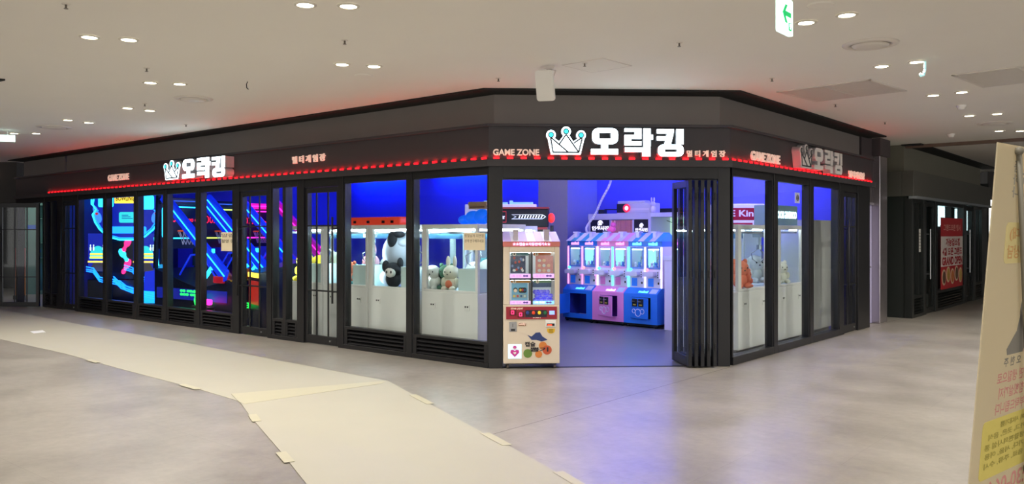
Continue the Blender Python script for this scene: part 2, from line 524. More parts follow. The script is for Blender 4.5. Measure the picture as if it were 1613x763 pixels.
# ------------------------------------------------------------------ shop front: windows, doors, posts
ZH0, ZH1 = 2.31, 2.41
def post(idx, F, x0, x1, label, y1=0.15, z1=ZH1, y0=0.0):
    b = MB(); b.box(x0, x1, y0, y1, 0, z1)
    o = b.build('trim_%d' % idx, M_frame, bevel=0.004); F.set(o); struct(o, label, 'post')
def window(idx, F, x0, x1, label, vent=True, mull=0.09, sill=None, mid=None, zb=0.31):
    r = struct(empty('window_%d' % idx), label, 'window'); F.set(r)
    b = MB()
    b.box(x0, x1, 0.01, 0.10, ZH0, ZH1)
    if vent:
        b.box(x0, x1, 0.01, 0.10, 0.27, zb); b.box(x0, x1, 0.0, 0.10, 0.0, 0.06)
        n = 2 if mid is not None else 1
        xs = [x0, mid, x1] if mid is not None else [x0, x1]
    else:
        b.box(x0, x1, 0.0, 0.10, 0.0, zb); xs = [x0, x1]
    b.box(x0-0.001, x0+0.03, 0.012, 0.12, 0.06 if vent else zb, ZH0)
    b.box(x1-0.03, x1+0.001, 0.012, 0.12, 0.06 if vent else zb, ZH0)
    if mid is not None: b.box(mid-0.04, mid+0.04, 0.005, 0.13, 0.05, ZH0)
    b.build('window_frame', M_frame, r, bevel=0.003, seg=1)
    b = MB(); b.box(x0+0.02, x1-0.02, 0.05, 0.058, zb-0.01, ZH0+0.01)
    b.build('pane', M_glass, r)
    if vent:
        for a, c in zip(xs[:-1], xs[1:]):
            b = MB(); b.box(a+0.03, c-0.03, 0.085, 0.095, 0.06, 0.27, 1)
            b.box(a+0.03, a+0.075, 0.012, 0.09, 0.06, 0.27); b.box(c-0.075, c-0.03, 0.012, 0.09, 0.06, 0.27)
            for k in range(4):
                z = 0.082+k*0.050
                b.xprism([(0.014,z-0.012),(0.022,z-0.018),(0.075,z+0.018),(0.067,z+0.024)], a+0.07, c-0.07)
            b.build('louvre_vent', [M_frame, M_black], r)
    return r
def door(idx, F, x0, x1, label, handle='right', bars=2):
    r = struct(empty('door_%d' % idx), label, 'door'); F.set(r)
    w = 0.055
    b = MB(); b.box(x0, x1, 0.01, 0.10, ZH0-0.03, ZH1)
    b.box(x0+0.01, x0+0.01+w, 0.025, 0.07, 0.012, ZH0-0.035); b.box(x1-0.01-w, x1-0.01, 0.025, 0.07, 0.012, ZH0-0.035)
    b.box(x0+0.01+w, x1-0.01-w, 0.025, 0.07, 0.012, 0.13); b.box(x0+0.01+w, x1-0.01-w, 0.025, 0.07, ZH0-0.11, ZH0-0.035)
    b.build('door_frame', M_frame, r, bevel=0.003, seg=1)
    b = MB(); b.box(x0+0.05, x1-0.05, 0.046, 0.054, 0.12, ZH0-0.1)
    b.build('pane', M_glass, r)
    b = MB()
    for k in range(1, bars+1):
        x = x0+(x1-x0)*k/(bars+1.0); b.box(x-0.011, x+0.011, 0.030, 0.046, 0.13, ZH0-0.11)
    for z in (0.78, 1.72): b.box(x0+0.06, x1-0.06, 0.028, 0.047, z-0.011, z+0.011)
    b.build('grille_bar', M_frame, r)
    hx = x1-0.055 if handle == 'right' else x0+0.055
    b = MB(); b.cyl((hx,-0.055,0.62), (hx,-0.055,1.84), 0.014, n=12)
    for z in (0.78, 1.68): b.cyl((hx,-0.055,z), (hx,0.026,z), 0.009, n=10)
    b.build('pull_handle', M_dark, r, smooth=True)
    b = MB(); b.cyl(((x0+x1)/2+0.2,0.012,0.07), ((x0+x1)/2+0.2,0.026,0.07), 0.014, n=12)
    b.build('floor_lock', M_steel, r)
    return r

post(10, FC, 0.0, 0.165, 'black corner post left of the open entrance', 0.15)
post(11, FC, 2.765, CL, 'black corner post right of the open entrance', 0.12)
b = MB(); b.box(0.165, 2.765, 0.0, 0.12, 2.265, ZH1); b.box(0.165, 2.765, 0.03, 0.09, 2.25, 2.265)
o = b.build('trim_12', M_frame, bevel=0.004); FC.set(o); struct(o, 'black door head over the open entrance', 'trim')
b = MB(); b.box(0.165, 2.765, 0.02, 0.075, 0.0003, 0.007)
o = b.build('trim_13', M_dark); FC.set(o); struct(o, 'thin dark floor track across the open entrance', 'trim')

window(1, FL, -1.33, -0.012, 'tall window nearest the entrance, with a handwritten note and plush machine behind')
post(14, FL, -1.42, -1.33, 'black post between the two wide left windows')
window(2, FL, -2.72, -1.42, 'wide window beside the middle door, round plush behind')
post(15, FL, -2.83, -2.72, 'black post right of the middle barred door')
door(1, FL, -3.63, -2.83, 'barred glass door between wide window and two slim panes', 'right')
post(16, FL, -3.78, -3.63, 'black post left of the barred door beside the wide windows')
window(3, FL, -4.45, -3.78, 'two slim panes between the two barred doors', mid=-4.12)
post(17, FL, -4.55, -4.45, 'black post right of the barred door with pink neon behind')
door(2, FL, -5.34, -4.55, 'barred glass door with pink neon machines behind', 'left')
post(18, FL, -5.52, -5.34, 'black post left of the barred door with pink neon')
xs = [(-6.54,-5.52),(-7.67,-6.66),(-8.76,-7.78),(-10.05,-8.88),(-11.32,-10.16)]
lab = ['tall window with a taped paper sheet, basketball machine behind','tall window with blue basketball rail behind it',
       'tall window with right edge of the bowling machine behind','tall window with shoe print panel of the bowling machine behind','leftmost tall window before the bowling machine']
for i, (a, c) in enumerate(xs):
    window(4+i, FL, a, c, lab[i])
pl = ['black mullion left of the window with taped paper','black mullion right of the bowling machine window','black mullion crossing the bowling machine screen at right','black mullion crossing the bowling machine screen at left','black mullion at the left edge of the bowling machine window']
for i, (a, c) in enumerate([(-6.66,-6.54),(-7.78,-7.67),(-8.88,-8.76),(-10.16,-10.05),(-11.44,-11.32)]):
    post(19+i, FL, a, c, pl[i], 0.14)
door(3, FL, -12.05, -11.44, 'blue lit glass door at the far left of the shop front', 'left', 2)
post(24, FL, -12.33, -12.05, 'wide black post left of the blue lit far door')
window(9, FL, -13.03, -12.33, 'two dark slim panes beside the open glass door', mid=-12.68)
post(25, FL, -13.10, -13.03, 'black hinge post of the open glass door')
post(26, FL, -14.63, -14.53, 'black pier at the far left end of the shop')
b = MB(); b.box(-14.53, -13.10, 0.0, 0.12, 2.30, ZH1)
o = b.build('trim_27', M_frame); FL.set(o); struct(o, 'door head above the open glass door', 'trim')

# open glass door leaf, swung out into the mall
hp = FL.p(-13.06, -0.06)
r = struct(empty('door_4', (hp[0], hp[1], 0), pi), 'glass door leaf standing open at the far left', 'door')
w = 0.90
b = MB(); b.box(0.0,0.07,0,0.05,0.012,2.28); b.box(w-0.09,w,0,0.05,0.012,2.28); b.box(0.07,w-0.09,0,0.05,0.012,0.11); b.box(0.07,w-0.09,0,0.05,2.18,2.28)
b.build('door_frame', M_frame, r, bevel=0.003, seg=1)
b = MB(); b.box(0.06,w-0.08,0.021,0.029,0.10,2.19); b.build('pane', M_glass, r)
b = MB()
for x in (0.27, 0.54): b.box(x-0.011,x+0.011,0.028,0.044,0.11,2.18)
for z in (0.66, 1.70): b.box(0.07,w-0.09,0.028,0.044,z-0.011,z+0.011)
b.build('grille_bar', M_frame, r)
b = MB(); b.cyl((w-0.045,0.11,0.55),(w-0.045,0.11,1.78),0.016,n=12)
for z in (0.7,1.64): b.cyl((w-0.045,0.11,z),(w-0.045,0.05,z),0.01,n=10)
b.build('pull_handle', M_steel, r, smooth=True)

# right front
window(10, FR, 0.09, 1.35, 'right front window nearest the entrance, orange plush machine behind', vent=False, zb=0.10)
post(28, FR, 1.35, 1.48, 'black mullion right of the orange plush machine', 0.12)
window(11, FR, 1.48, 2.68, 'right front middle window with white plush machine behind', vent=False, zb=0.10)
post(29, FR, 2.68, 2.82, 'black mullion left of the blank white cabinet back', 0.12)
window(12, FR, 2.82, 3.96, 'right front window with blank white cabinet back behind', vent=False, zb=0.10)
post(30, FR, 3.96, 4.16, 'black post left of the right front door', 0.14)
door(5, FR, 4.16, 4.87, 'narrow barred glass door on the right front', 'left')
post(31, FR, 4.87, 5.50, 'wide black end pier of the right front', 0.20)

# folding door leaves stacked open at the right of the entrance
for k in range(5):
    x = 2.40+k*0.075
    r = tag(empty('folding_door_leaf'), ['leftmost folded glass door leaf, its pane turned to the entrance','second folded door leaf from the entrance opening','middle leaf of the folded entrance doors','fourth folded door leaf, one before the corner post','rightmost folded door leaf, beside the corner post'][k], 'door leaf', 'folded entrance door leaves')
    FC.set(r, x, -0.10, 0, radians(96.0))
    b = MB(); t = 0.022
    b.box(0,0.075,-t,t,0.015,2.245); b.box(0.50,0.575,-t,t,0.015,2.245); b.box(0.075,0.50,-t,t,0.015,0.13); b.box(0.075,0.50,-t,t,2.165,2.245)
    b.build('door_frame', M_frame, r, bevel=0.003, seg=1)
    b = MB(); b.box(0.07,0.505,-0.004,0.004,0.12,2.175); b.build('pane', M_glass, r)
    b = MB()
    for z in (0.25,1.12,2.05): b.cyl((-0.008,0,z-0.045),(-0.008,0,z+0.045),0.008,n=10)
    b.build('hinge', M_dark, r)

# ------------------------------------------------------------------ ceiling fittings
M_lamp = glow('warm_lamp_disc', (255, 244, 214), 14.0)
M_trimring = mat('white_lamp_ring', (225, 220, 208), 0.4, noise=0.02)
def downlight(x, y, label, first=[None]):
    if first[0] is None:
        r = thing('downlight', label, 'downlight', (x,y,CEIL), FL.a, 'recessed ceiling downlights')
        b = MB(); b.lathe([(0.060,-0.001),(0.062,-0.010),(0.074,-0.012),(0.084,-0.006),(0.086,-0.0005)], n=28)
        b.build('lamp_ring', M_trimring, r, smooth=True)
        b = MB(); b.cyl((0,0,-0.006),(0,0,-0.001),0.061,n=28); b.build('lamp_disc', M_lamp, r)
        ld = bpy.data.lights.new('lamp_light', 'SPOT')
        ld.energy = LAMP_W; ld.color = (1.0, 0.935, 0.825); ld.spot_size = radians(150); ld.spot_blend = 0.8; ld.shadow_soft_size = 0.06
        lo = bpy.data.objects.new('lamp_light', ld); COL.objects.link(lo); lo.parent = r; lo.location = (0,0,-0.03)
        first[0] = r
    else:
        r = copy_tree(first[0]); r.location = (x,y,CEIL); r['label'] = label
    return r
DL = [(-3.659,7.159,'left lamp of the warm pair high at the left'),(-3.362,7.252,'right lamp of the warm pair high at the left'),
 (-1.538,6.15,'left lamp of the pair at the top edge, left of the middle'),(-1.223,6.184,'right lamp of the pair at the top edge, left of the middle'),
 (-1.707,8.308,'left lamp of the pair above the left half of the fascia'),(-1.403,8.402,'right lamp of the pair above the left half of the fascia'),
 (-4.075,9.316,'left lamp of the pair just above the bright round diffuser'),(-3.777,9.394,'right lamp of the pair just above the bright round diffuser'),
 (-5.203,11.188,'left lamp of the pair left of the bright round diffuser'),(-5.003,11.418,'right lamp of the pair left of the bright round diffuser'),
 (-6.645,12.369,'left lamp of the pair behind the far left diffuser'),(-6.476,12.65,'right lamp of the pair behind the far left diffuser'),
 (-8.061,14.003,'far left lamp right of the small dangling sign'),(-8.437,14.003,'farthest left lamp beside the small dangling sign'),
 (2.373,6.666,'lamp just right of the green arrow sign'),(2.607,6.435,'lamp at the upper right beyond the green arrow sign'),
 (3.759,8.402,'lamp left of the dangling lamp cover at right'),(4.008,8.185,'lamp with the cover dangling from it at right'),
 (5.181,10.166,'left lamp of the pair between the two grilles at right'),(5.409,9.939,'right lamp of the pair between the two grilles at right'),
 (6.589,11.906,'left lamp of the pair beside the far right diffuser'),(6.88,11.718,'right lamp of the pair beside the far right diffuser'),
 (8.052,13.659,'left lamp of the farthest pair at right'),(8.398,13.659,'right lamp of the farthest pair at right')]
for x, y, l in DL: downlight(x, y, 'round recessed '+l)
# the same fittings continue overhead and behind the photographer; the last two are added to brighten the banner
for (x, y) in ((-5.6,4.6),(-3.0,2.6),(-0.6,4.2),(0.6,1.4),(2.3,3.2),(4.4,5.2),(5.6,2.4),(-2.0,-1.2),(2.4,-1.4),(7.2,7.6),(-7.2,7.2),(-9.6,10.4),(9.4,10.4),(-4.8,-0.2),(5.4,-0.8),(-8.6,3.0),(8.6,4.0),(0.7,-0.7),(1.3,-0.9)):
    downlight(x, y, 'round recessed downlight overhead, outside the photograph')

M_diff = mat('diffuser_white', (226, 220, 212), 0.45, noise=0.03)
M_diffdark = mat('diffuser_shadow', (186, 180, 172), 0.6, noise=0.05)
def diffuser(x, y, R, label):
    r = thing('air_diffuser', label, 'air diffuser', (x,y,CEIL), 0, 'round ceiling air diffusers')
    b = MB(); b.lathe([(R,-0.0005),(R*0.97,-0.012),(R*0.80,-0.022),(R*0.74,-0.010),(R*0.72,-0.001)], n=36); b.build('outer_ring', M_diff, r, smooth=True)
    b = MB(); b.lathe([(R*0.74,-0.002),(0.001,-0.002)], n=36); b.build('throat', M_diffdark, r)
    b = MB(); b.lathe([(0.001,-0.034),(R*0.45,-0.034),(R*0.64,-0.024),(R*0.66,-0.014)], n=36); b.build('core_plate', M_diff, r, smooth=True)
diffuser(-4.007,10.404,0.235,'round white diffuser lit bluish, above the left fascia')
diffuser(-7.30,13.174,0.26,'round white diffuser near the far left lamps')
diffuser(3.218,7.421,0.24,'large round white diffuser right of the green arrow sign')
diffuser(7.431,12.722,0.25,'round white diffuser at the far right, among small lamps')
def speaker(x, y, R, label):
    b = MB(); b.lathe([(R,-0.0005),(R*0.95,-0.008),(R*0.85,-0.009),(0.001,-0.007)], n=28)
    o = b.build('ceiling_speaker', M_ceil, smooth=True); o.location = (x,y,CEIL); tag(o, label, 'speaker')
speaker(-1.597,8.906,0.10,'faint round ceiling speaker below the lamp pair left of the corner')
speaker(2.30,6.16,0.10,'faint round ceiling speaker behind the green arrow sign')

M_chrome = mat('dull_chrome', (120, 112, 104), 0.35, 0.7, noise=0.05)
SPR = [(-3.309,6.133,'near the top left corner'),(-1.473,7.276,'between the two lamp pairs left of the middle'),(-3.756,8.498,'above the lamp pair over the bright diffuser'),
 (-4.802,10.808,'left of the bright round diffuser'),(0.725,8.246,'inside the square hatch outline'),(1.492,7.372,'right of the white antenna panel'),
 (2.847,9.05,'left of the near grille'),(-0.149,9.05,'left of the white antenna panel'),(4.25,10.861,'below the near grille'),(-5.076,12.869,'close above the left fascia'),(5.676,12.579,'at right between lamps and fascia end')]
sp0 = None
for x, y, l in SPR:
    if sp0 is None:
        sp0 = thing('sprinkler', 'small ceiling sprinkler '+l, 'sprinkler', (x,y,CEIL), 0, 'ceiling sprinklers')
        b = MB(); b.lathe([(0.030,-0.0005),(0.028,-0.006),(0.012,-0.008)], n=16); b.build('escutcheon', M_diff, sp0, smooth=True)
        b = MB(); b.cyl((0,0,-0.001),(0,0,-0.035),0.008,n=10); b.cyl((0,0,-0.035),(0,0,-0.038),0.016,n=12); b.build('nozzle', M_chrome, sp0)
    else:
        c = copy_tree(sp0); c.location = (x,y,CEIL); c['label'] = 'small ceiling sprinkler '+l
for x, y, l in ((5.96,10.968,'white smoke detector below the lamp pair between the grilles'),(7.484,14.091,'white smoke detector above the ceiling seam at right')):
    r = thing('smoke_detector', l, 'smoke detector', (x,y,CEIL), 0, 'ceiling smoke detectors')
    b = MB(); b.lathe([(0.062,-0.0005),(0.062,-0.018),(0.05,-0.03)], n=24); b.build('detector_base', M_white, r, smooth=True)
    b = MB(); b.lathe([(0.05,-0.03),(0.045,-0.05),(0.03,-0.06),(0.001,-0.062)], n=24); b.build('detector_head', M_white, r, smooth=True)

# access hatch
q = [(0.524,8.37),(0.895,8.009),(1.199,8.37),(0.828,8.731)]
cx = sum(p[0] for p in q)/4; cy = sum(p[1] for p in q)/4
r = thing('access_hatch', 'square flush ceiling hatch right of the white antenna panel', 'hatch', (cx,cy,CEIL), radians(-42))
h = 0.25
b = MB(); b.box(-h,h,-h,h,-0.004,-0.0005); b.build('hatch_lid', M_ceil, r)
b = MB()
for s in (-1,1):
    b.box(s*h-0.004 if s > 0 else -h-0.004, s*h+0.004 if s > 0 else -h+0.004, -h-0.004, h+0.004, -0.0055, -0.0005)
    b.box(-h, h, s*h-0.004, s*h+0.004, -0.0055, -0.0005)
b.build('hatch_rim', M_diff, r)

def grille(x, y, lx, ly, rz, label, cells):
    r = thing('return_air_grille', label, 'grille', (x,y,CEIL), rz, 'ceiling return grilles')
    b = MB(); t = 0.035
    b.box(-lx/2,lx/2,-ly/2,-ly/2+t,-0.012,-0.0005); b.box(-lx/2,lx/2,ly/2-t,ly/2,-0.012,-0.0005)
    b.box(-lx/2,-lx/2+t,-ly/2,ly/2,-0.012,-0.0005); b.box(lx/2-t,lx/2,-ly/2,ly/2,-0.012,-0.0005)
    for k in range(1, cells): x0 = -lx/2+lx*k/cells; b.box(x0-0.014,x0+0.014,-ly/2,ly/2,-0.014,-0.0005)
    b.build('grille_frame', M_diff, r)
    b = MB(); b.box(-lx/2+t,lx/2-t,-ly/2+t,ly/2-t,-0.0025,-0.0005,1)
    n = int((ly-2*t)/0.034)
    for k in range(n):
        yy = -ly/2+t+(k+0.5)*(ly-2*t)/n
        b.box(-lx/2+t,lx/2-t,yy-0.010,yy+0.010,-0.010,-0.004)
    b.box(-lx/2+t,lx/2-t,-0.01,0.01,-0.013,-0.004)
    b.build('louvre_slats', [M_diff, M_diffdark], r)
ga = math.atan2(9.05-9.808, 3.917-3.183)
grille(3.93, 9.86, 1.12, 1.04, ga, 'square louvred ceiling grille above the right fascia', 2)
grille(5.75, 8.55, 1.9, 1.05, ga, 'long louvred ceiling grille at the right edge', 3)

# white antenna panel on a bracket
r = thing('antenna_panel', 'white rounded antenna panel hanging from the ceiling before the fascia', 'antenna', (0.379,8.433,CEIL), radians(-35))
b = MB(); b.lathe([(0.055,-0.0005),(0.05,-0.02),(0.02,-0.03)], n=20); b.build('ceiling_plate', M_diff, r, smooth=True)
b = MB(); b.cyl((0,0,-0.02),(0,0,-0.11),0.016,n=12); b.ball((0,0,-0.11),0.03); b.cyl((0,0,-0.11),(0,-0.05,-0.15),0.014,n=10)
b.tube([(0.02,0,-0.03),(0.08,0.0,-0.05),(0.07,-0.03,-0.12)],0.005); b.tube([(-0.02,0,-0.03),(-0.09,0.0,-0.05),(-0.07,-0.03,-0.09)],0.005)
b.build('bracket', M_diff, r, smooth=True)
b = MB(); b.prism(rrect(-0.105,0.105,-0.155,0.155,0.03),-0.014,0.014)
b.xform(Matrix.Translation((0,-0.075,-0.205)) @ Matrix.Rotation(radians(14),4,'X') @ Matrix.Rotation(radians(4),4,'Y'))
b.build('antenna_body', M_white, r, bevel=0.004)

# hanging exit sign
M_exit = mat('exit_sign_face', (225, 255, 245), 0.4, emit=(215, 255, 240), strength=1.5)
M_exitg = mat('exit_green', (10, 170, 90), 0.4, emit=(10, 170, 90), strength=0.9)
r = thing('exit_sign', 'hanging lit exit sign with a green arrow', 'exit sign', (1.508,4.66,2.75), FR.a)
b = MB(); b.prism(rrect(0,0.20,0,0.205,0.012),0.0,0.022); b.build('sign_case', M_exit, r)
b = MB()
b.prism([(0.045,0.115),(0.085,0.165),(0.112,0.165),(0.083,0.128),(0.165,0.128),(0.165,0.100),(0.083,0.100),(0.112,0.062),(0.085,0.062)],-0.003,0.001)
b.build('arrow', M_exitg, r)
b = MB(); b.box(0.135,0.172,-0.003,0.001,0.025,0.070); b.build('pictogram', M_exitg, r)
b = MB(); b.box(0.142,0.165,-0.005,-0.003,0.046,0.064); b.cyl((0.153,-0.005,0.038),(0.153,-0.003,0.038),0.006,n=10); b.build('running_figure', M_exit, r)
b = MB(); b.cyl((0.10,0.011,0.20),(0.10,0.011,0.56),0.012,n=10); b.box(0.04,0.16,-0.012,0.034,0.203,0.225); b.build('hanger', M_white, r)

# dangling bits
M_cyanw = mat('translucent_cover', (190, 235, 235), 0.4, emit=(170, 225, 230), strength=0.5)
b = MB(); b.tube([(0,0,0),(0.0,0,-0.08),(-0.012,0,-0.13),(-0.04,0,-0.14),(-0.045,0,-0.125)],0.012)
o = b.build('dangling_lamp_cover', M_cyanw, smooth=True); o.location = (4.06,8.126,CEIL-0.013); tag(o, 'pale lamp cover strip dangling beside a lamp at right', 'lamp cover')
b = MB(); b.tube([(0,0,0),(-0.012,0,-0.03),(-0.01,0,-0.07),(0.008,0,-0.085)],0.005)
o = b.build('bent_wire', M_dark, smooth=True); o.location = (-2.955,9.238,CEIL-0.004); tag(o, 'short bent wire hanging from the ceiling above the left sign', 'wire')
r = thing('small_exit_sign', 'tiny dangling lit sign among the farthest left lamps', 'exit sign', (-8.30,13.6,CEIL), 0.3)
b = MB(); b.cyl((0,0,0),(0,0,-0.08),0.01,n=8); b.build('hanger', M_white, r)
b = MB(); b.box(-0.11,0.11,-0.012,0.012,-0.19,-0.08); b.build('sign_case', M_exit, r)

# far edge of the ceiling: seams and dark bulkheads
M_seam = mat('seam_strip', (110, 88, 74), 0.5, noise=0.05)
b = MB(); b.box(7.72, 7.80, -6.0, 0.10, CEIL-0.06, CEIL-0.0005)
o = b.build('trim_32', M_seam); FR.set(o); struct(o, 'brown seam strip across the ceiling at right', 'trim')
b = MB(); b.slab([(-0.12,-0.12),(0.08,-0.02),(-0.10,0.10)], -0.02, -0.0005)
o = b.build('ceiling_slot', M_black); o.location = (-5.66,9.12,CEIL); tag(o, 'black pointed ceiling slot at the left edge', 'slot')

# ------------------------------------------------------------------ floor covers
M_paper = mat('protective_floor_paper', (170, 166, 152), 0.6, noise=0.035, nscale=2.5)
M_tape = mat('masking_tape', (180, 175, 152), 0.55, noise=0.03, nscale=8)
far = [(-12.4,18.9),(-10.844,17.506),(-9.056,15.902),(-7.603,14.568),(-4.767,12.112),(-2.481,10.015),(-1.348,8.979)]
near = [(-2.603,7.891),(-3.184,8.468),(-4.579,9.735),(-6.021,11.081),(-7.773,12.549),(-10.4,14.8)]
b = MB(); b.slab(far+near, 0.0006, 0.0030)
o = b.build('floor_paper', M_paper); tag(o, 'long strip of pale floor paper running along the left front', 'floor paper', 'protective floor papers')
b = MB(); b.slab([(-2.603,7.891),(-2.278,7.208),(-1.667,6.003),(-1.318,5.287),(-0.6,3.6),(1.25,3.6),(0.42,5.287),(0.349,5.439),(-0.031,6.237),(-0.21,6.592),(-0.864,7.951),(-1.074,8.4),(-1.348,8.979)], 0.0032, 0.0055)
o = b.build('floor_paper', M_paper); tag(o, 'pale floor paper running from the bend towards the bottom edge', 'floor paper', 'protective floor papers')
b = MB(); b.slab([(-2.80,8.24),(-1.348,8.985),(-1.392,8.80),(-2.507,7.744),(-2.60,7.86)], 0.0058, 0.0075)
o = b.build('seam_tape', M_tape); tag(o, 'wedge of tape over the bend between both floor papers', 'tape')
TP = [((-2.23,7.159),-64,0.30,'left edge of the front paper, near the bend'),((-1.62,5.90),-62,0.30,'left edge of the front paper, lower down'),((-0.875,7.97),-63,0.5,'right edge of the front paper, near the bend'),
      ((-0.126,6.42),-64,0.42,'right edge of the front paper, halfway down'),((0.376,5.38),-66,0.34,'right edge of the front paper, at the bottom'),((-5.25,10.36),-43,0.34,'near edge of the long paper, left part'),((-3.36,8.62),-43,0.38,'near edge of the long paper, close to the bend')]
for (x,y), a, l, d in TP:
    b = MB(); b.slab([(-l/2,-0.035),(l/2,-0.04),(l/2,0.035),(-l/2,0.04)], 0.0078, 0.0088)
    o = b.build('tape_strip', M_tape); o.location = (x,y,0); o.rotation_euler = (0,0,radians(a)); tag(o, 'tape strip on the '+d, 'tape', 'tape strips on floor paper')
M_card = mat('white_card', (250, 252, 255), 0.3, noise=0.02)
b = MB(); b.slab([(-7.891,13.527),(-7.784,13.705),(-7.582,13.44),(-7.679,13.269)], 0.0034, 0.006)
o = b.build('white_card', M_card); tag(o, 'small white card lying on the long floor paper at left', 'card')

#@@INTERIOR@@
# ------------------------------------------------------------------ blue light tubes of the shop
def led_tube(x, y, L, label, rz=0.0, z=3.10):
    r = thing('blue_light_tube', label, 'light tube', group='blue light tubes under the shop ceiling')
    FL.set(r, x, y, z, rz)
    b = MB(); b.box(-L/2, L/2, -0.02, 0.02, 0.012, 0.036); b.build('tube_holder', M_white, r)
    b = MB(); b.cyl((-L/2+0.02,0,0),(L/2-0.02,0,0),0.014,n=10); b.build('tube_lamp', M_blueled, r)
for x, y, L, l in ((-0.95,7.30,1.9,'blue light tube seen through the window nearest the entrance'),(-2.65,7.28,1.5,'blue light tube seen through the second wide window, its right half'),
                   (-4.98,7.28,1.3,'short blue light tube at the left of the second wide window'),(-7.2,7.28,2.2,'blue light tube on the back wall behind the basketball machines'),(-10.4,7.28,2.2,'blue light tube on the back wall behind the bowling machine')):
    led_tube(x, y, L, l)
for x, y, L, rz, l in ((0.9,6.9,1.6,0,'blue light tube above the photo booths'),(1.6,4.6,1.8,pi/2,'blue light tube inside along the right front'),(-6.0,3.6,1.8,0,'blue light tube above the claw machine aisle'),
                   (-9.5,3.8,1.8,0,'blue light tube above the basketball row'),(-13.0,3.4,1.8,pi/2,'blue light tube near the left wall'),(-0.6,3.4,1.8,0,'blue light tube above the entrance floor')):
    led_tube(x, y, L, l, rz)

M_filltube = glow('lavender_fill_tube', (236, 228, 255), 130.0)  # unseen tubes added to brighten the shop with whitish light
for x, y, rz, l in ((-0.7,2.3,0,'added unseen white tube above the entrance floor'),(-2.6,3.9,0,'added unseen white tube over the row of small claw machines'),(1.1,3.3,pi/2,'added unseen white tube over the right claw machines'),(0.1,6.4,0,'added unseen white tube before the photo booths')):
    r = thing('added_white_tube', l, 'light tube', group='added white tubes under the shop ceiling'); FL.set(r, x, y, 3.10, rz)
    b = MB(); b.box(-0.62, 0.62, -0.03, 0.03, 0.014, 0.036); b.build('tube_holder', M_white, r)
    b = MB(); b.cyl((-0.60,0,0),(0.60,0,0),0.016,n=10); b.build('tube_lamp', M_filltube, r)
# doors on the back wall
M_backdoor = mat('dark_panel_door', (26, 26, 34), 0.4, noise=0.1)
for n, (x, w, l) in enumerate(((-4.4,1.1,'dark door on the blue back wall behind the round plush'),(-2.15,1.15,'dark glazed double door on the blue back wall behind the note window'))):
    r = struct(empty('door_%d' % (6+n)), l, 'door'); FL.set(r, x, 7.5)
    b = MB(); b.box(-w/2-0.06,-w/2,-0.05,-0.001,0,2.12); b.box(w/2,w/2+0.06,-0.05,-0.001,0,2.12); b.box(-w/2,w/2,-0.05,-0.001,2.04,2.12); b.build('door_frame', M_black, r)
    for s in (-1,1):
        b = MB(); a, c = (-w/2, -0.006) if s < 0 else (0.006, w/2)
        b.box(a,a+0.08,-0.035,-0.002,0.01,2.03); b.box(c-0.08,c,-0.035,-0.002,0.01,2.03); b.box(a+0.08,c-0.08,-0.035,-0.002,1.9,2.03); b.box(a+0.08,c-0.08,-0.035,-0.002,0.01,0.9)
        b.box(a+0.08,c-0.08,-0.016,-0.004,0.9,1.9,1)
        b.build('door_panel', [M_backdoor, mat('dark_grey_pane', (70,74,96), 0.2, noise=0.05)], r)

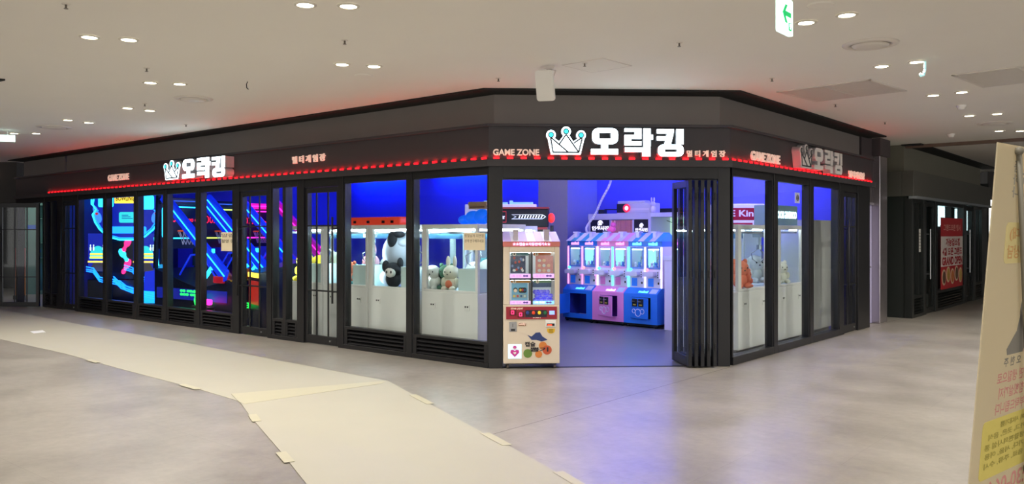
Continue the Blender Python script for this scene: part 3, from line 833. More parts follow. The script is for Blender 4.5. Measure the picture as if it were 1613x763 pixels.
# ------------------------------------------------------------------ large claw machines
M_strip = mat('white_strip_lamp', (255,255,255), 0.4, emit=(225,250,255), strength=70.0)
M_chute = mat('pale_acrylic', (226, 240, 240), 0.3, noise=0.02)
M_bed = mat('prize_bed_white', (208, 214, 212), 0.5, noise=0.04)
M_sky = mat('printed_blue_header', (70, 110, 150), 0.4, noise=0.5, nscale=9)
M_dimstrip = mat('dim_strip_lamp', (255,255,255), 0.4, emit=(235,245,255), strength=16.0)
def make_claw(label, F, x, y, rz=0.0, w=1.04, lit=True, chute=True):
    r = thing('claw_machine', label, 'claw machine', group='large white claw machines')
    F.set(r, x, y, 0, rz)
    h = w/2; d = 0.5
    b = MB(); b.box(-h+0.004,h-0.004,-d+0.004,d-0.004,0.03,0.82); b.box(-h+0.05,h-0.05,-d+0.05,d-0.05,0.0,0.03)
    b.build('cabinet', M_white, r, bevel=0.008)
    b = MB()
    for sx in (-1,1):
        for sy in (-1,1):
            px = 0.10 if (sx < 0 and sy < 0) else 0.05
            a, c = (-h+0.004,-h+px) if sx < 0 else (h-px,h-0.004)
            b.box(a,c,-d+0.004 if sy < 0 else d-0.05,-d+0.05 if sy < 0 else d-0.004,0.82,1.67)
    b.box(-h+0.004,h-0.004,-d+0.004,d-0.004,1.67,1.73)
    for sy in (-1,1): b.box(-h+0.05,h-0.05,-d+0.004 if sy < 0 else d-0.03,-d+0.03 if sy < 0 else d-0.004,0.82,0.855)
    b.build('window_frame', M_white, r, bevel=0.004, seg=1)
    for k in range(4):
        b = MB()
        if k == 0: b.box(-h+0.09,h-0.045,-d+0.022,-d+0.028,0.85,1.68)
        if k == 1: b.box(-h+0.045,h-0.045,d-0.028,d-0.022,0.85,1.68)
        if k == 2: b.box(-h+0.022,-h+0.028,-d+0.045,d-0.045,0.85,1.68)
        if k == 3: b.box(h-0.028,h-0.022,-d+0.045,d-0.045,0.85,1.68)
        b.build('pane', M_cglass, r)
    if True:
        for a in ((0.10,h-0.10,-d+0.05,-d+0.07,1.648,1.668),(-h+0.12,h-0.08,d-0.075,d-0.05,1.645,1.668),(-h+0.055,-h+0.07,-d+0.055,-d+0.07,0.88,1.62)):
            b = MB(); b.box(*a); b.build('light_strip', M_strip if lit else M_dimstrip, r)
    b = MB(); b.box(-h+0.06,h-0.06,d-0.045,d-0.035,1.53,1.64); b.build('header_print', M_sky, r)
    b = MB(); b.box(-h+0.05,h-0.05,-d+0.05,d-0.05,0.8205,0.835); b.build('prize_bed', M_bed, r)
    if chute:
        b = MB(); x0, x1, y0, y1 = 0.12, h-0.07, -d+0.06, -d+0.42
        b.box(x0,x0+0.012,y0,y1,0.836,1.14); b.box(x1-0.012,x1,y0,y1,0.836,1.14); b.box(x0+0.012,x1-0.012,y0,y0+0.012,0.836,1.14); b.box(x0+0.012,x1-0.012,y1-0.012,y1,0.836,1.14)
        b.build('prize_chute', M_chute, r)
    b = MB(); b.box(-h+0.06,h-0.06,-0.02,0.02,1.60,1.63); b.box(-h+0.05,-h+0.08,-d+0.08,d-0.08,1.61,1.64); b.box(h-0.08,h-0.05,-d+0.08,d-0.08,1.61,1.64)
    b.box(-0.07,0.07,-0.08,0.08,1.55,1.60); g = b.build('gantry', M_steel, r)
    b = MB(); b.cyl((0,0,1.42),(0,0,1.55),0.012,n=8); b.cyl((0,0,1.36),(0,0,1.43),0.045,n=14)
    for k in range(3):
        t = 2*pi*k/3; u = (cos(t), sin(t))
        b.tube([(u[0]*0.03,u[1]*0.03,1.36),(u[0]*0.12,u[1]*0.12,1.30),(u[0]*0.10,u[1]*0.10,1.21),(u[0]*0.05,u[1]*0.05,1.17)],0.008,6)
    b.build('claw', M_steel, g)
    for sx in (-0.30,0.33):
        b = MB(); b.box(sx-0.045,sx+0.045,-d-0.006,-d+0.003,0.60,0.675); b.box(sx-0.03,sx-0.01,-d-0.010,-d-0.005,0.64,0.66,1); b.box(sx+0.01,sx+0.03,-d-0.010,-d-0.005,0.64,0.66,1)
        b.build('latch', [M_white, M_dark], r)
    return r
make_claw('claw machine with bunny plush and a note before it, nearest the entrance', FL, -1.17, 1.02)
make_claw('claw machine with the big round grey plush in the second wide window', FL, -2.26, 1.00)
make_claw('claw machine with mixed pastel plush, third from the entrance', FL, -3.31, 1.00)
make_claw('claw machine with yellow plush, seen through the slim panes', FL, -4.36, 1.00)
make_claw('claw machine standing behind the capsule machine, seen over its roof', FL, -2.34, 2.78)
make_claw('claw machine with orange plush in the first right front window', FR, 1.62, 0.90, w=1.0, lit=False, chute=False)
make_claw('claw machine with white plush below the mirrored lit header on the right front', FR, 2.97, 0.90, w=0.96, lit=False, chute=False)

# blank cabinet back in the third right window
r = thing('white_cabinet_back', 'blank white cabinet back in the third right front window', 'cabinet'); FR.set(r, 4.36, 0.80)
b = MB(); b.box(-0.45,0.45,-0.4,0.4,0.05,1.83); b.box(-0.40,0.40,-0.36,0.36,0,0.05); b.build('cabinet_body', mat('matt_white_panel', (205,203,200), 0.5, noise=0.03), r, bevel=0.01)
b = MB(); b.box(0.36,0.40,-0.415,-0.4,0.80,0.86); b.cyl((0.38,-0.43,0.83),(0.38,-0.415,0.83),0.012,n=10); b.build('lock', M_steel, r)
b = MB(); b.box(-0.451,-0.447,-0.35,0.35,0.2,1.7); b.build('side_panel', M_white, r)

# lit header above the second right machine, its letters built mirrored
M_header = mat('lit_header_film', (128, 150, 156), 0.5, emit=(120, 160, 170), strength=0.10)
M_word = mat('header_letter_lit', (235, 255, 255), 0.4, emit=(225, 255, 255), strength=1.8)
r = thing('lit_header_box', 'pale lit header with mirrored COMING SOON letters on a claw machine', 'lit header'); FR.set(r, 2.97, 0.48, 1.735)
b = MB(); b.box(-0.48,0.48,0.0,0.30,0.0,0.30); b.build('header_case', M_header, r, bevel=0.01)
b = MB(); put_text(b, 'COMING SOON', -0.42, 0.42, 0.10, 0.21, -0.008, 0.006, 0, 0.03, True); b.build('header_lettering', M_word, r)
# red marquee behind the first right machine
M_mred = mat('marquee_red', (170, 20, 50), 0.4, emit=(170, 20, 50), strength=0.25, noise=0.05)
M_mwhite = mat('marquee_white', (225, 220, 250), 0.4, emit=(210, 200, 255), strength=0.5)
r = thing('red_racing_machine', 'white game machine with a red italic marquee behind the orange plush machine', 'game machine', (3.76,13.66,0), -0.04)
b = MB(); b.box(-0.42,0.40,0.0,0.42,0.0,0.95); b.box(-0.42,0.40,0.15,0.42,0.95,1.66); b.xprism([(0.0,0.95),(0.15,0.95),(0.15,1.15)],-0.42,0.40); b.build('machine_body', M_white, r, bevel=0.01)
b = MB(); b.box(-0.42,0.40,-0.05,0.42,1.66,2.10); m = b.build('marquee', M_mwhite, r, bevel=0.02)
b = MB(); b.box(-0.38,0.34,-0.062,-0.05,1.83,2.03); m1 = b.build('marquee_panel', M_mred, m)
b = MB(); b.box(-0.38,0.20,-0.062,-0.05,1.70,1.785); b.build('marquee_stripe', M_mred, m)
b = MB(); put_text(b, 'ILE King', -0.30, 0.30, 1.855, 1.995, -0.070, 0.006, 0, 0.02); b.build('marquee_lettering', M_mwhite, m1)
M_note = mat('note_paper', (214, 200, 170), 0.7, noise=0.04)
M_ink = mat('pen_ink', (60, 56, 54), 0.7, noise=0.1)
r = thing('white_sticker', 'small white square sticker high in the middle right front window', 'sticker'); FR.set(r, 2.20, 0.0, 2.04)
b = MB(); b.box(0,0.17,0.042,0.0495,0,0.15); b.build('sticker_sheet', mat('sticker_white', (190,196,230), 0.5, noise=0.03), r)
b = MB(); b.torus((0.085,0.041,0.075),0.04,0.006,'y',20,6); b.torus((0.085,0.041,0.075),0.018,0.005,'y',16,6); b.build('sticker_print', M_ink, r)

# ------------------------------------------------------------------ plush toys
P_white = mat('white_plush', (232, 230, 226), 0.95, noise=0.06, nscale=30)
P_cream = mat('cream_plush', (234, 226, 208), 0.95, noise=0.06, nscale=30)
P_green = mat('green_plush', (78, 118, 98), 0.95, noise=0.08, nscale=30)
P_black = mat('black_plush', (38, 38, 46), 0.95, noise=0.1, nscale=30)
P_grey = mat('pale_grey_plush', (186, 190, 206), 0.95, noise=0.05, nscale=20)
P_orange = mat('orange_plush', (226, 122, 92), 0.95, noise=0.06, nscale=30)
P_yellow = mat('yellow_plush', (236, 206, 60), 0.95, noise=0.06, nscale=30)
P_pink = mat('pink_plush', (238, 170, 184), 0.95, noise=0.06, nscale=30)
P_teal = mat('teal_plush', (96, 170, 172), 0.95, noise=0.06, nscale=30)
P_eye = mat('eye_black', (16, 16, 18), 0.3, noise=0.05)
def plush(F, x, y, s, body, label, ears=None, earm=None, belly=None, rz=0.0, z=0.836):
    """sitting plush about s tall: body, head, arms and feet in one skin; ears, eyes, nose, belly as parts"""
    r = thing('plush_toy', label, 'plush toy', group='plush toys in the claw machines'); F.set(r, x, y, z, rz)
    b = MB(); b.ball((0,0,0.27*s),(0.27*s,0.24*s,0.27*s)); b.ball((0,-0.02*s,0.66*s),(0.31*s,0.27*s,0.28*s))
    for k in (-1,1):
        b.ball((k*0.27*s,-0.10*s,0.34*s),(0.09*s,0.12*s,0.15*s)); b.ball((k*0.17*s,-0.22*s,0.09*s),(0.11*s,0.15*s,0.09*s))
    b.build('body', body, r, smooth=True)
    for k in (-1,1):
        if ears == 'long': e = MB(); e.ball((k*0.14*s,0,1.05*s),(0.085*s,0.07*s,0.22*s)); e.build('ear', earm or body, r, smooth=True)
        elif ears == 'flop': e = MB(); e.ball((k*0.31*s,0,0.62*s),(0.07*s,0.12*s,0.20*s)); e.build('ear', earm or body, r, smooth=True)
        elif ears == 'round': e = MB(); e.ball((k*0.22*s,0,0.90*s),(0.09*s,0.06*s,0.09*s)); e.build('ear', earm or body, r, smooth=True)
        e = MB(); e.ball((k*0.12*s,-0.27*s,0.69*s),(0.026*s,0.02*s,0.03*s),10,6); e.build('eye', P_eye, r, smooth=True)
    e = MB(); e.ball((0,-0.285*s,0.60*s),(0.034*s,0.025*s,0.024*s),10,6); e.build('nose', P_eye, r, smooth=True)
    if belly:
        e = MB(); e.ball((0,-0.18*s,0.25*s),(0.15*s,0.10*s,0.15*s)); e.build('belly', belly, r, smooth=True)
    return r
# first machine
plush(FL, -1.60, 0.66, 0.36, P_white, 'white plush dog with black ears, leftmost beside the green plush', 'flop', P_black, rz=0.3)
plush(FL, -1.425, 0.75, 0.37, P_green, 'green plush with a pale belly between white dog and bunny', 'round', P_green, P_cream, rz=0.3)
plush(FL, -1.25, 0.66, 0.37, P_cream, 'cream bunny plush with long ears and an orange belly', 'long', P_cream, P_orange, rz=0.2)
r = thing('plush_toy', 'big white plush dog lying behind the bunny, one black ear', 'plush toy', group='plush toys in the claw machines'); FL.set(r, -1.08, 1.21, 0.836)
b = MB(); b.ball((0.05,0,0.20),(0.34,0.22,0.20)); b.ball((0.14,-0.10,0.28),(0.20,0.18,0.15)); b.ball((-0.24,0,0.26),(0.14,0.14,0.12)); b.build('body', P_white, r, smooth=True)
b = MB(); b.ball((0.22,-0.28,0.28),(0.06,0.05,0.10)); b.xform(Matrix.Rotation(0.35,4,'Y')); b.build('ear', P_black, r, smooth=True)
b = MB(); b.ball((0.08,-0.275,0.30),(0.016,0.012,0.018),10,6); b.build('eye', P_eye, r, smooth=True)
# second machine
r = thing('plush_toy', 'huge round pale grey plush with a black ear, propped upside down', 'plush toy', group='plush toys in the claw machines'); FL.set(r, -2.47, 0.85, 0.836)
b = MB(); b.ball((0,0,0.49),(0.27,0.25,0.30),24,16); b.ball((-0.13,-0.05,0.13),(0.17,0.18,0.13)); b.ball((0.12,0.06,0.12),(0.15,0.16,0.12)); b.ball((0.16,-0.08,0.63),(0.09,0.10,0.07)); b.build('body', P_grey, r, smooth=True)
b = MB(); b.ball((0.05,-0.20,0.68),(0.075,0.07,0.12)); b.ball((0.12,-0.14,0.76),(0.09,0.09,0.05)); b.build('ear', P_black, r, smooth=True)
r = thing('plush_toy', 'small black plush with a white face under the huge round plush', 'plush toy', group='plush toys in the claw machines'); FL.set(r, -2.36, 0.62, 0.836, 0.3)
b = MB(); b.ball((0,0,0.12),(0.12,0.10,0.12)); b.ball((0,-0.01,0.25),(0.13,0.11,0.11)); b.ball((-0.13,0,0.30),(0.05,0.06,0.09)); b.ball((0.11,0,0.35),(0.045,0.05,0.08)); b.build('body', P_black, r, smooth=True)
b = MB(); b.ball((0,-0.085,0.22),(0.085,0.05,0.075)); b.build('face', P_white, r, smooth=True)
for k in (-1,1): b = MB(); b.ball((k*0.035,-0.132,0.225),(0.014,0.01,0.022),10,6); b.build('eye', P_eye, r, smooth=True)
# third and fourth machine
plush(FL, -3.52, 0.80, 0.36, P_orange, 'peach plush at the left in the pastel claw machine', 'round')
plush(FL, -3.28, 0.76, 0.32, P_teal, 'teal plush in the middle of the pastel claw machine', 'round')
plush(FL, -3.50, 1.18, 0.48, P_pink, 'large pink plush at the back of the pastel claw machine', 'long')
plush(FL, -3.10, 1.18, 0.44, P_white, 'white bunny plush at the back of the pastel claw machine', 'long')
plush(FL, -4.67, 0.80, 0.50, P_yellow, 'large yellow plush at the left in the slim pane machine', 'round')
plush(FL, -4.29, 0.80, 0.46, P_yellow, 'yellow plush in the middle of the slim pane machine', 'flop')
plush(FL, -4.42, 1.24, 0.50, P_cream, 'cream plush behind the yellow ones', 'round')
# behind the capsule machine
plush(FL, -2.45, 2.65, 0.40, P_teal, 'teal plush in the claw machine behind the capsule machine', 'round')
plush(FL, -2.15, 2.75, 0.45, P_white, 'white plush in the claw machine behind the capsule machine', 'round')
# right front
plush(FR, 1.66, 0.63, 0.42, P_orange, 'orange plush standing at the left in the right front machine', 'round', rz=-0.5)
plush(FR, 1.93, 0.66, 0.27, P_orange, 'small round orange plush in the right front machine', 'round', rz=-0.5)
plush(FR, 1.92, 1.08, 0.48, P_pink, 'pale pink plush at the back of the orange plush machine', 'long', rz=-0.5)
plush(FR, 2.90, 0.66, 0.34, P_white, 'white plush at the left in the middle right front machine', 'round', rz=-0.5)
plush(FR, 3.22, 0.66, 0.36, P_cream, 'cream plush in the middle of the middle right front machine', 'round', rz=-0.5)
plush(FR, 3.16, 1.06, 0.46, P_white, 'large white plush at the back of the middle right front machine', 'flop', rz=-0.5)

# things lying on the machines
M_orangep = mat('orange_translucent_plastic', (235, 80, 50), 0.3, emit=(235, 70, 40), strength=0.30)
r = thing('orange_topper', 'long orange plastic topper lying on the white claw machines', 'machine topper'); FL.set(r, -3.33, 1.20, 1.732)
b = MB(); b.prism(rrect(-0.62,0.62,0.0,0.13,0.045),-0.14,0.14); b.build('topper_shell', M_orangep, r, bevel=0.02)
for k in (-0.42,-0.1,0.25,0.45):
    b = MB(); b.box(k-0.03,k+0.03,-0.147,-0.139,0.035,0.075); b.build('topper_slot', M_dark, r)
M_bluep = mat('blue_translucent_plastic', (40, 130, 255), 0.3, emit=(20, 110, 255), strength=0.45)
r = thing('blue_cloud_topper', 'blue cloud-shaped topper on the machine nearest the entrance', 'machine topper'); FL.set(r, -1.30, 1.28, 1.732)
b = MB()
for x, z, q in ((-0.28,0.07,0.07),(-0.12,0.10,0.10),(0.05,0.11,0.11),(0.22,0.08,0.08)): b.ball((x,0,z),(q*1.25,0.11,q))
b.build('cloud_body', M_bluep, r, smooth=True)
r = thing('wooden_sign_board', 'small pale wooden board lying on the blue cloud topper', 'board'); FL.set(r, -1.27, 1.28, 1.952)
b = MB(); b.box(-0.15,0.19,-0.10,0.10,0.0,0.05); b.box(-0.17,0.17,-0.09,0.09,0.05,0.10); b.build('board_slats', mat('pale_wood', (222,184,130), 0.6, noise=0.15, nscale=12), r, bevel=0.006)
b = MB(); b.box(-0.12,0.15,-0.105,-0.10,0.015,0.035); b.build('board_groove', mat('brown_groove', (150,110,70), 0.7, noise=0.1), r)

# papers taped on the glass
def taped(F, x, z, w, h, label, rows, y=0.040, m=None):
    r = thing('taped_paper', label, 'paper', group='paper notes taped on the shop glass'); F.set(r, x, y, z)
    b = MB(); b.box(0,w,0.004,0.009,0,h); b.build('paper_sheet', m or M_note, r)
    b = MB()
    for k, t in enumerate(rows):
        put_text(b, t, 0.04*w, 0.95*w, h*(0.74-0.30*k), h*(0.92-0.30*k), 0.002, 0.0, 0)
    b.build('handwriting', M_ink, r)
    return r
taped(FL, -0.445, 1.405, 0.345, 0.21, 'cream handwritten note taped on the window nearest the entrance', ['명절날저 지연된', '관계 연구해주세요'])
taped(FL, -5.93, 1.32, 0.40, 0.31, 'pale paper sheet taped on the window left of the neon door', ['알림', '촬영 중'])

# ------------------------------------------------------------------ capsule vending machine in the entrance
M_cap = mat('ivory_painted_metal', (222, 208, 188), 0.4, noise=0.02)
M_capred = mat('salmon_band', (208, 120, 112), 0.4, noise=0.03)
M_lilac = mat('lilac_lit_plastic', (236, 190, 255), 0.4, emit=(230, 170, 255), strength=0.55)
M_pinkl = glow('pink_lit_letter', (255, 190, 255), 1.4)
M_panelred = mat('red_control_panel', (156, 34, 52), 0.4, noise=0.12, nscale=10)
M_inner = mat('lit_case_back', (226, 232, 236), 0.5, emit=(226, 236, 240), strength=0.25)
L_case = glow('case_lamp_white', (250, 252, 255), 7.0)
def card(name, parent, x0, x1, z0, z1, y, m, t=0.006):
    b = MB(); b.box(x0,x1,y,y+t,z0,z1); return b.build(name, m, parent)
r = thing('capsule_vending_machine', 'ivory capsule toy vending machine on casters at the left of the entrance', 'vending machine'); FC.set(r, 0.505, 0.19, 0)
cw = 0.335
b = MB(); ZB = 0.065
# body as a shell with a window opening
b.box(-cw,cw,-0.25,0.25,ZB,0.76); b.box(-cw,-0.26,-0.25,0.25,0.76,1.45); b.box(0.275,cw,-0.25,0.25,0.76,1.45); b.box(-0.26,0.275,-0.25,0.25,1.385,1.45); b.box(-0.26,0.275,0.22,0.25,0.76,1.385)
b.build('cabinet', M_cap, r, bevel=0.006)
b = MB(); b.box(-cw-0.004,cw+0.004,-0.256,0.25,1.45,1.512); band = b.build('header_band', M_capred, r, bevel=0.004)
b = MB(); put_text(b, '★★캡슐★자동판매기★★', -0.225, 0.225, 1.463, 1.500, -0.262, 0.005, 0, 0.02); b.build('header_lettering', M_pinkl, band)
b = MB(); n = 7
for k in range(n):
    x0 = -cw-0.004+(2*cw+0.008)*k/n; x1 = -cw-0.004+(2*cw+0.008)*(k+1)/n
    b.xprism([(-0.262,1.512),(0.25,1.512),(0.25,1.63),(0.235,1.63)], x0, x1, k % 2)
b.build('sloping_roof', [mat('roof_lilac', (206,172,232), 0.4, noise=0.05), mat('roof_white', (240,236,244), 0.4, noise=0.03)], r)
for x in (-0.185, 0.185):
    b = MB(); b.box(x-0.028,x+0.028,-0.20,-0.12,1.53,1.63); b.box(x-0.036,x+0.036,-0.21,-0.11,1.63,1.655); b.build('roof_chimney', mat('chimney_grey', (190,180,190), 0.5, noise=0.03), r, bevel=0.004)
# display window: four compartments
b = MB(); b.box(-0.26,0.275,0.19,0.215,0.765,1.38); b.build('case_back', M_inner, r)
for z in (1.365, 1.035):
    b = MB(); b.box(-0.24,0.255,-0.02,0.0,z+0.003,z+0.014); b.build('case_lamp', L_case, r)
b = MB(); b.box(-0.004,0.014,-0.235,0.18,0.765,1.385); b.box(-0.258,0.273,-0.235,0.18,1.055,1.07); b.build('case_divider', M_dark, r)
b = MB(); b.box(-0.26,0.275,-0.246,-0.241,0.762,1.384); b.build('pane', M_cglass, r)
M_c1 = mat('dark_blue_print', (66, 74, 104), 0.5, noise=0.6, nscale=26)
M_c2 = mat('pink_print', (216, 150, 150), 0.5, noise=0.25, nscale=22)
M_c3 = mat('light_blue_print', (120, 178, 214), 0.5, noise=0.06)
def numhead(x0, x1, z0, z1, col, num, nm):
    b = MB(); b.prism(rrect(x0,x1,z0,z1,0.016),-0.236,-0.230); h = b.build('number_tag', mat(nm, col, 0.5, noise=0.15, nscale=20), r)
    b = MB(); b.cyl((x0+0.042,-0.239,(z0+z1)/2),(x0+0.042,-0.236,(z0+z1)/2),0.021,n=18); b.build('number_disc', M_cap, h)
    b = MB(); put_text(b, num, x0+0.033, x0+0.051, z0+0.006, z1-0.006, -0.242, 0.0, 0, 0.03); b.build('number', M_dark, h)
numhead(-0.245,-0.03,1.345,1.380,(70,110,118),'1','tag_teal'); numhead(0.02,0.235,1.345,1.380,(176,92,50),'2','tag_orange')
numhead(-0.245,-0.01,1.020,1.050,(170,120,60),'3','tag_ochre'); numhead(0.03,0.235,1.020,1.050,(104,136,104),'4','tag_green')
p = card('capsule_poster', r, -0.25, -0.07, 1.135, 1.343, -0.228, M_c1)
b = MB()
rr = random.Random(4)
for k in range(14): b.ball((rr.uniform(-0.235,-0.085),-0.229,rr.uniform(1.15,1.33)),(0.014,0.003,0.016),8,6,k % 3)
b.build('poster_print', [mat('print_white',(220,220,226),0.5,noise=0.05),mat('print_red',(180,70,60),0.5,noise=0.1),mat('print_blue',(120,140,190),0.5,noise=0.1)], p)
p = card('capsule_poster', r, 0.05, 0.26, 1.135, 1.343, -0.228, M_c2)
b = MB()
for k in range(8): b.ball((0.085+0.055*(k % 3)+0.01,-0.229,1.165+0.06*(k//3)),(0.021,0.003,0.019),10,6,k % 2)
b.build('poster_print', [mat('print_white',(220,220,226),0.5),mat('print_peach',(232,196,170),0.5,noise=0.05)], p)
p = card('capsule_poster', r, -0.235, -0.045, 0.815, 1.018, -0.228, M_c3)
b = MB(); b.ball((-0.19,-0.229,0.935),(0.027,0.003,0.030),14,8,1); b.ball((-0.19,-0.231,0.928),(0.021,0.003,0.022),14,8,0)
b.prism(rrect(-0.152,-0.058,0.902,0.965,0.02),-0.231,-0.227,1); b.prism(rrect(-0.225,-0.055,0.842,0.885,0.01),-0.231,-0.227,2)
for k in range(4): b.cyl((-0.205+k*0.042,-0.233,0.864),(-0.205+k*0.042,-0.230,0.864),0.013,n=12,m=3+k)
for k in range(3): b.ball((-0.13+0.025*k,-0.232,0.935),(0.014,0.003,0.016),10,6,3+k)
b.build('poster_print', [mat('skin_print',(236,214,196),0.5,noise=0.03),mat('print_black',(30,28,34),0.5,noise=0.05),mat('print_grey',(150,170,180),0.5,noise=0.03),mat('dot_yellow',(226,190,70),0.5,noise=0.03),mat('dot_red',(196,70,80),0.5,noise=0.03),mat('dot_blue',(40,90,140),0.5,noise=0.03),mat('dot_pale',(200,214,210),0.5,noise=0.03)], p)
card('case_panel', r, 0.02, 0.265, 0.95, 1.018, 0.05, mat('slate_panel',(66,82,100),0.5,noise=0.05))
M_ball = mat('violet_capsule', (120, 112, 230), 0.15, emit=(96, 90, 230), strength=0.25)
cap0 = None
for k in range(17):
    row, i = divmod(k, 6) if k < 12 else (2, k-12)
    loc = (0.048+i*0.0385+(0.019 if row % 2 else 0)-(0.0 if i < 5 or not row % 2 else 0.019), -0.16+0.03*(k % 2), 0.812+row*0.048)
    if cap0 is None:
        cap0 = thing('toy_capsule', 'violet toy capsule in the lower right compartment of the capsule machine', 'toy capsule', group='violet toy capsules')
        b = MB(); b.ball((0,0,0),0.026,14,10); b.build('capsule_shell', M_ball, cap0, smooth=True)
        b = MB(); b.torus((0,0,0),0.026,0.0016,'z',18,6); b.build('capsule_seam', M_white, cap0, smooth=True); c = cap0
    else: c = copy_tree(cap0)
    FC.set(c, 0.505+loc[0], 0.19+loc[1], loc[2])
b = MB(); b.box(0.018,0.272,-0.20,0.05,0.774,0.785); b.build('capsule_tray', M_inner, r)
M_bluelab = glow('blue_price_label', (130, 190, 255), 0.9)
for (x0,x1,z0,z1,mm) in ((-0.255,-0.01,1.078,1.128,M_lilac),(0.02,0.27,1.078,1.128,M_lilac),(-0.255,-0.01,0.768,0.808,M_lilac),(0.02,0.27,0.768,0.808,M_bluelab)):
    s_ = card('price_label', r, x0, x1, z0, z1, -0.238, mm)
    b = MB(); put_text(b, '1회 천원', x0+0.02, x0+0.135, z0+0.008, z1-0.008, -0.2405, 0.0, 0, 0.03)
    b.build('price_lettering', glow('pink_price_letter', (255, 120, 235), 1.0) if mm is M_lilac else glow('white_price_letter', (235,250,255), 1.2), s_)
    b = MB(); a, c = x0+0.15, x1-0.025; zm = (z0+z1)/2
    b.prism([(a,zm),(a+0.022,zm+0.016),(a+0.022,zm+0.006),(c-0.022,zm+0.006),(c-0.022,zm+0.016),(c,zm),(c-0.022,zm-0.016),(c-0.022,zm-0.006),(a+0.022,zm-0.006),(a+0.022,zm-0.016)],-0.2405,-0.238)
    b.build('price_arrow', mat('violet_arrow',(110,60,160),0.5,noise=0.05), s_)
# control panel
cp = card('control_panel', r, -0.302, 0.302, 0.592, 0.738, -0.262, M_panelred, 0.012)
b = MB(); put_text(b, 'STAR LIGHT', -0.245, -0.10, 0.708, 0.728, -0.264, 0.0, 0, 0.03); put_text(b, 'START', 0.015, 0.115, 0.603, 0.621, -0.264, 0.0, 0, 0.03); b.build('panel_lettering', M_cream, cp)
M_digit = glow('red_digit', (255, 40, 90), 2.2)
for x, z in ((-0.225,0.672),(-0.13,0.648)):
    b = MB(); b.box(x-0.035,x+0.045,-0.266,-0.261,z-0.035,z+0.03); d_ = b.build('digit_window', mat('digit_window',(90,14,30),0.3,noise=0.05), cp)
    b = MB(); b.ring(rrect(x-0.018,x+0.018,z-0.022,z+0.022,0.006),rrect(x-0.009,x+0.009,z-0.013,z+0.013,0.003),-0.269,-0.266); b.build('digit', M_digit, d_)
b = MB(); b.box(-0.075,0.18,-0.2645,-0.261,0.615,0.70); b.build('button_field', mat('dark_button_field',(40,28,52),0.4,noise=0.1), cp)
for x, cc, nm in ((-0.048,(40,60,120),'button_blue'),(0.022,(220,70,40),'button_orange'),(0.092,(236,200,40),'button_yellow'),(0.160,(30,96,60),'button_green')):
    b = MB(); b.cyl((x,-0.268,0.668),(x,-0.2645,0.668),0.029,n=20); bt = b.build('button_ring', M_dark, cp)
    b = MB(); b.ball((x,-0.268,0.668),(0.020,0.014,0.022),14,8); b.build('push_button', mat(nm,cc,0.3,emit=cc,strength=0.25), bt, smooth=True)
b = MB(); b.box(0.212,0.272,-0.266,-0.2615,0.645,0.690); b.build('small_screen', glow('small_blue_screen',(120,150,255),1.2), cp)
# lower front
b = MB(); b.box(-0.265,-0.175,-0.256,-0.249,0.445,0.560); sl = b.build('coin_plate', M_steel, r, bevel=0.003)
b = MB(); b.box(-0.225,-0.220,-0.259,-0.255,0.500,0.540); b.box(-0.245,-0.195,-0.259,-0.255,0.452,0.478); b.build('coin_slot', M_dark, sl)
b = MB(); b.box(-0.155,-0.065,-0.254,-0.249,0.510,0.545); put_text(b,'Lucky',-0.15,-0.07,0.516,0.552,-0.2555,0.0,1,0.03); b.build('small_badge', [mat('badge_brown',(150,110,80),0.5,noise=0.1), M_cream], r)
b = MB(); b.box(0.165,0.288,-0.266,-0.249,0.500,0.585); bl = b.build('bill_acceptor', M_white, r, bevel=0.004)
b = MB(); b.box(0.180,0.272,-0.270,-0.265,0.512,0.540); b.build('bill_slot', M_dark, bl)
b = MB(); b.box(0.190,0.240,-0.2715,-0.2695,0.514,0.528); b.build('bill_light', glow('orange_red_light',(255,70,40),2.0), bl)
b = MB(); pts = [(0.185,0.478),(0.277,0.478)]+[(0.231+0.046*cos(t),0.455-0.036*sin(t)) for t in [pi*k/10 for k in range(11)]]
b.prism(pts,-0.255,-0.249); ws = b.build('warning_sticker', mat('warning_yellow',(232,186,40),0.5,noise=0.05), r)
b = MB()
for k in range(3): b.box(0.205,0.257,-0.2565,-0.255,0.464-k*0.015,0.469-k*0.015)
b.build('warning_print', M_dark, ws)
b = MB(); b.box(-0.278,-0.120,-0.254,-0.249,0.125,0.295); hs = b.build('lit_sticker', mat('pale_blue_lit',(205,232,246),0.4,emit=(205,236,250),strength=0.55), r)
b = MB(); hx, hz, q = -0.199, 0.195, 0.062
b.prism([(hx,hz-q*0.85),(hx+q*0.85,hz),(hx+q*0.8,hz+q*0.45),(hx+q*0.4,hz+q*0.62),(hx,hz+q*0.35),(hx-q*0.4,hz+q*0.62),(hx-q*0.8,hz+q*0.45),(hx-q*0.85,hz)],-0.2565,-0.254); b.cyl((hx,-0.2565,hz+0.062),(hx,-0.254,hz+0.062),0.022,n=16)
b.build('heart_print', mat('heart_magenta',(214,60,160),0.4,noise=0.05), hs)
b = MB(); q = 0.020; hz -= 0.004
b.prism([(hx,hz-q*0.85),(hx+q*0.85,hz),(hx+q*0.8,hz+q*0.45),(hx+q*0.4,hz+q*0.62),(hx,hz+q*0.35),(hx-q*0.4,hz+q*0.62),(hx-q*0.8,hz+q*0.45),(hx-q*0.85,hz)],-0.258,-0.2565)
put_text(b,'LUCKY',-0.255,-0.143,0.228,0.252,-0.2585,0.0,0,0.03); b.build('heart_lettering', M_white, hs)
b = MB()
for x, z, q, k in ((-0.045,0.185,0.052,0),(0.085,0.175,0.042,1),(0.185,0.225,0.055,2),(0.135,0.275,0.048,1)): b.cyl((x,-0.2535-0.0006*k,z),(x,-0.249,z),q,n=24,m=k)
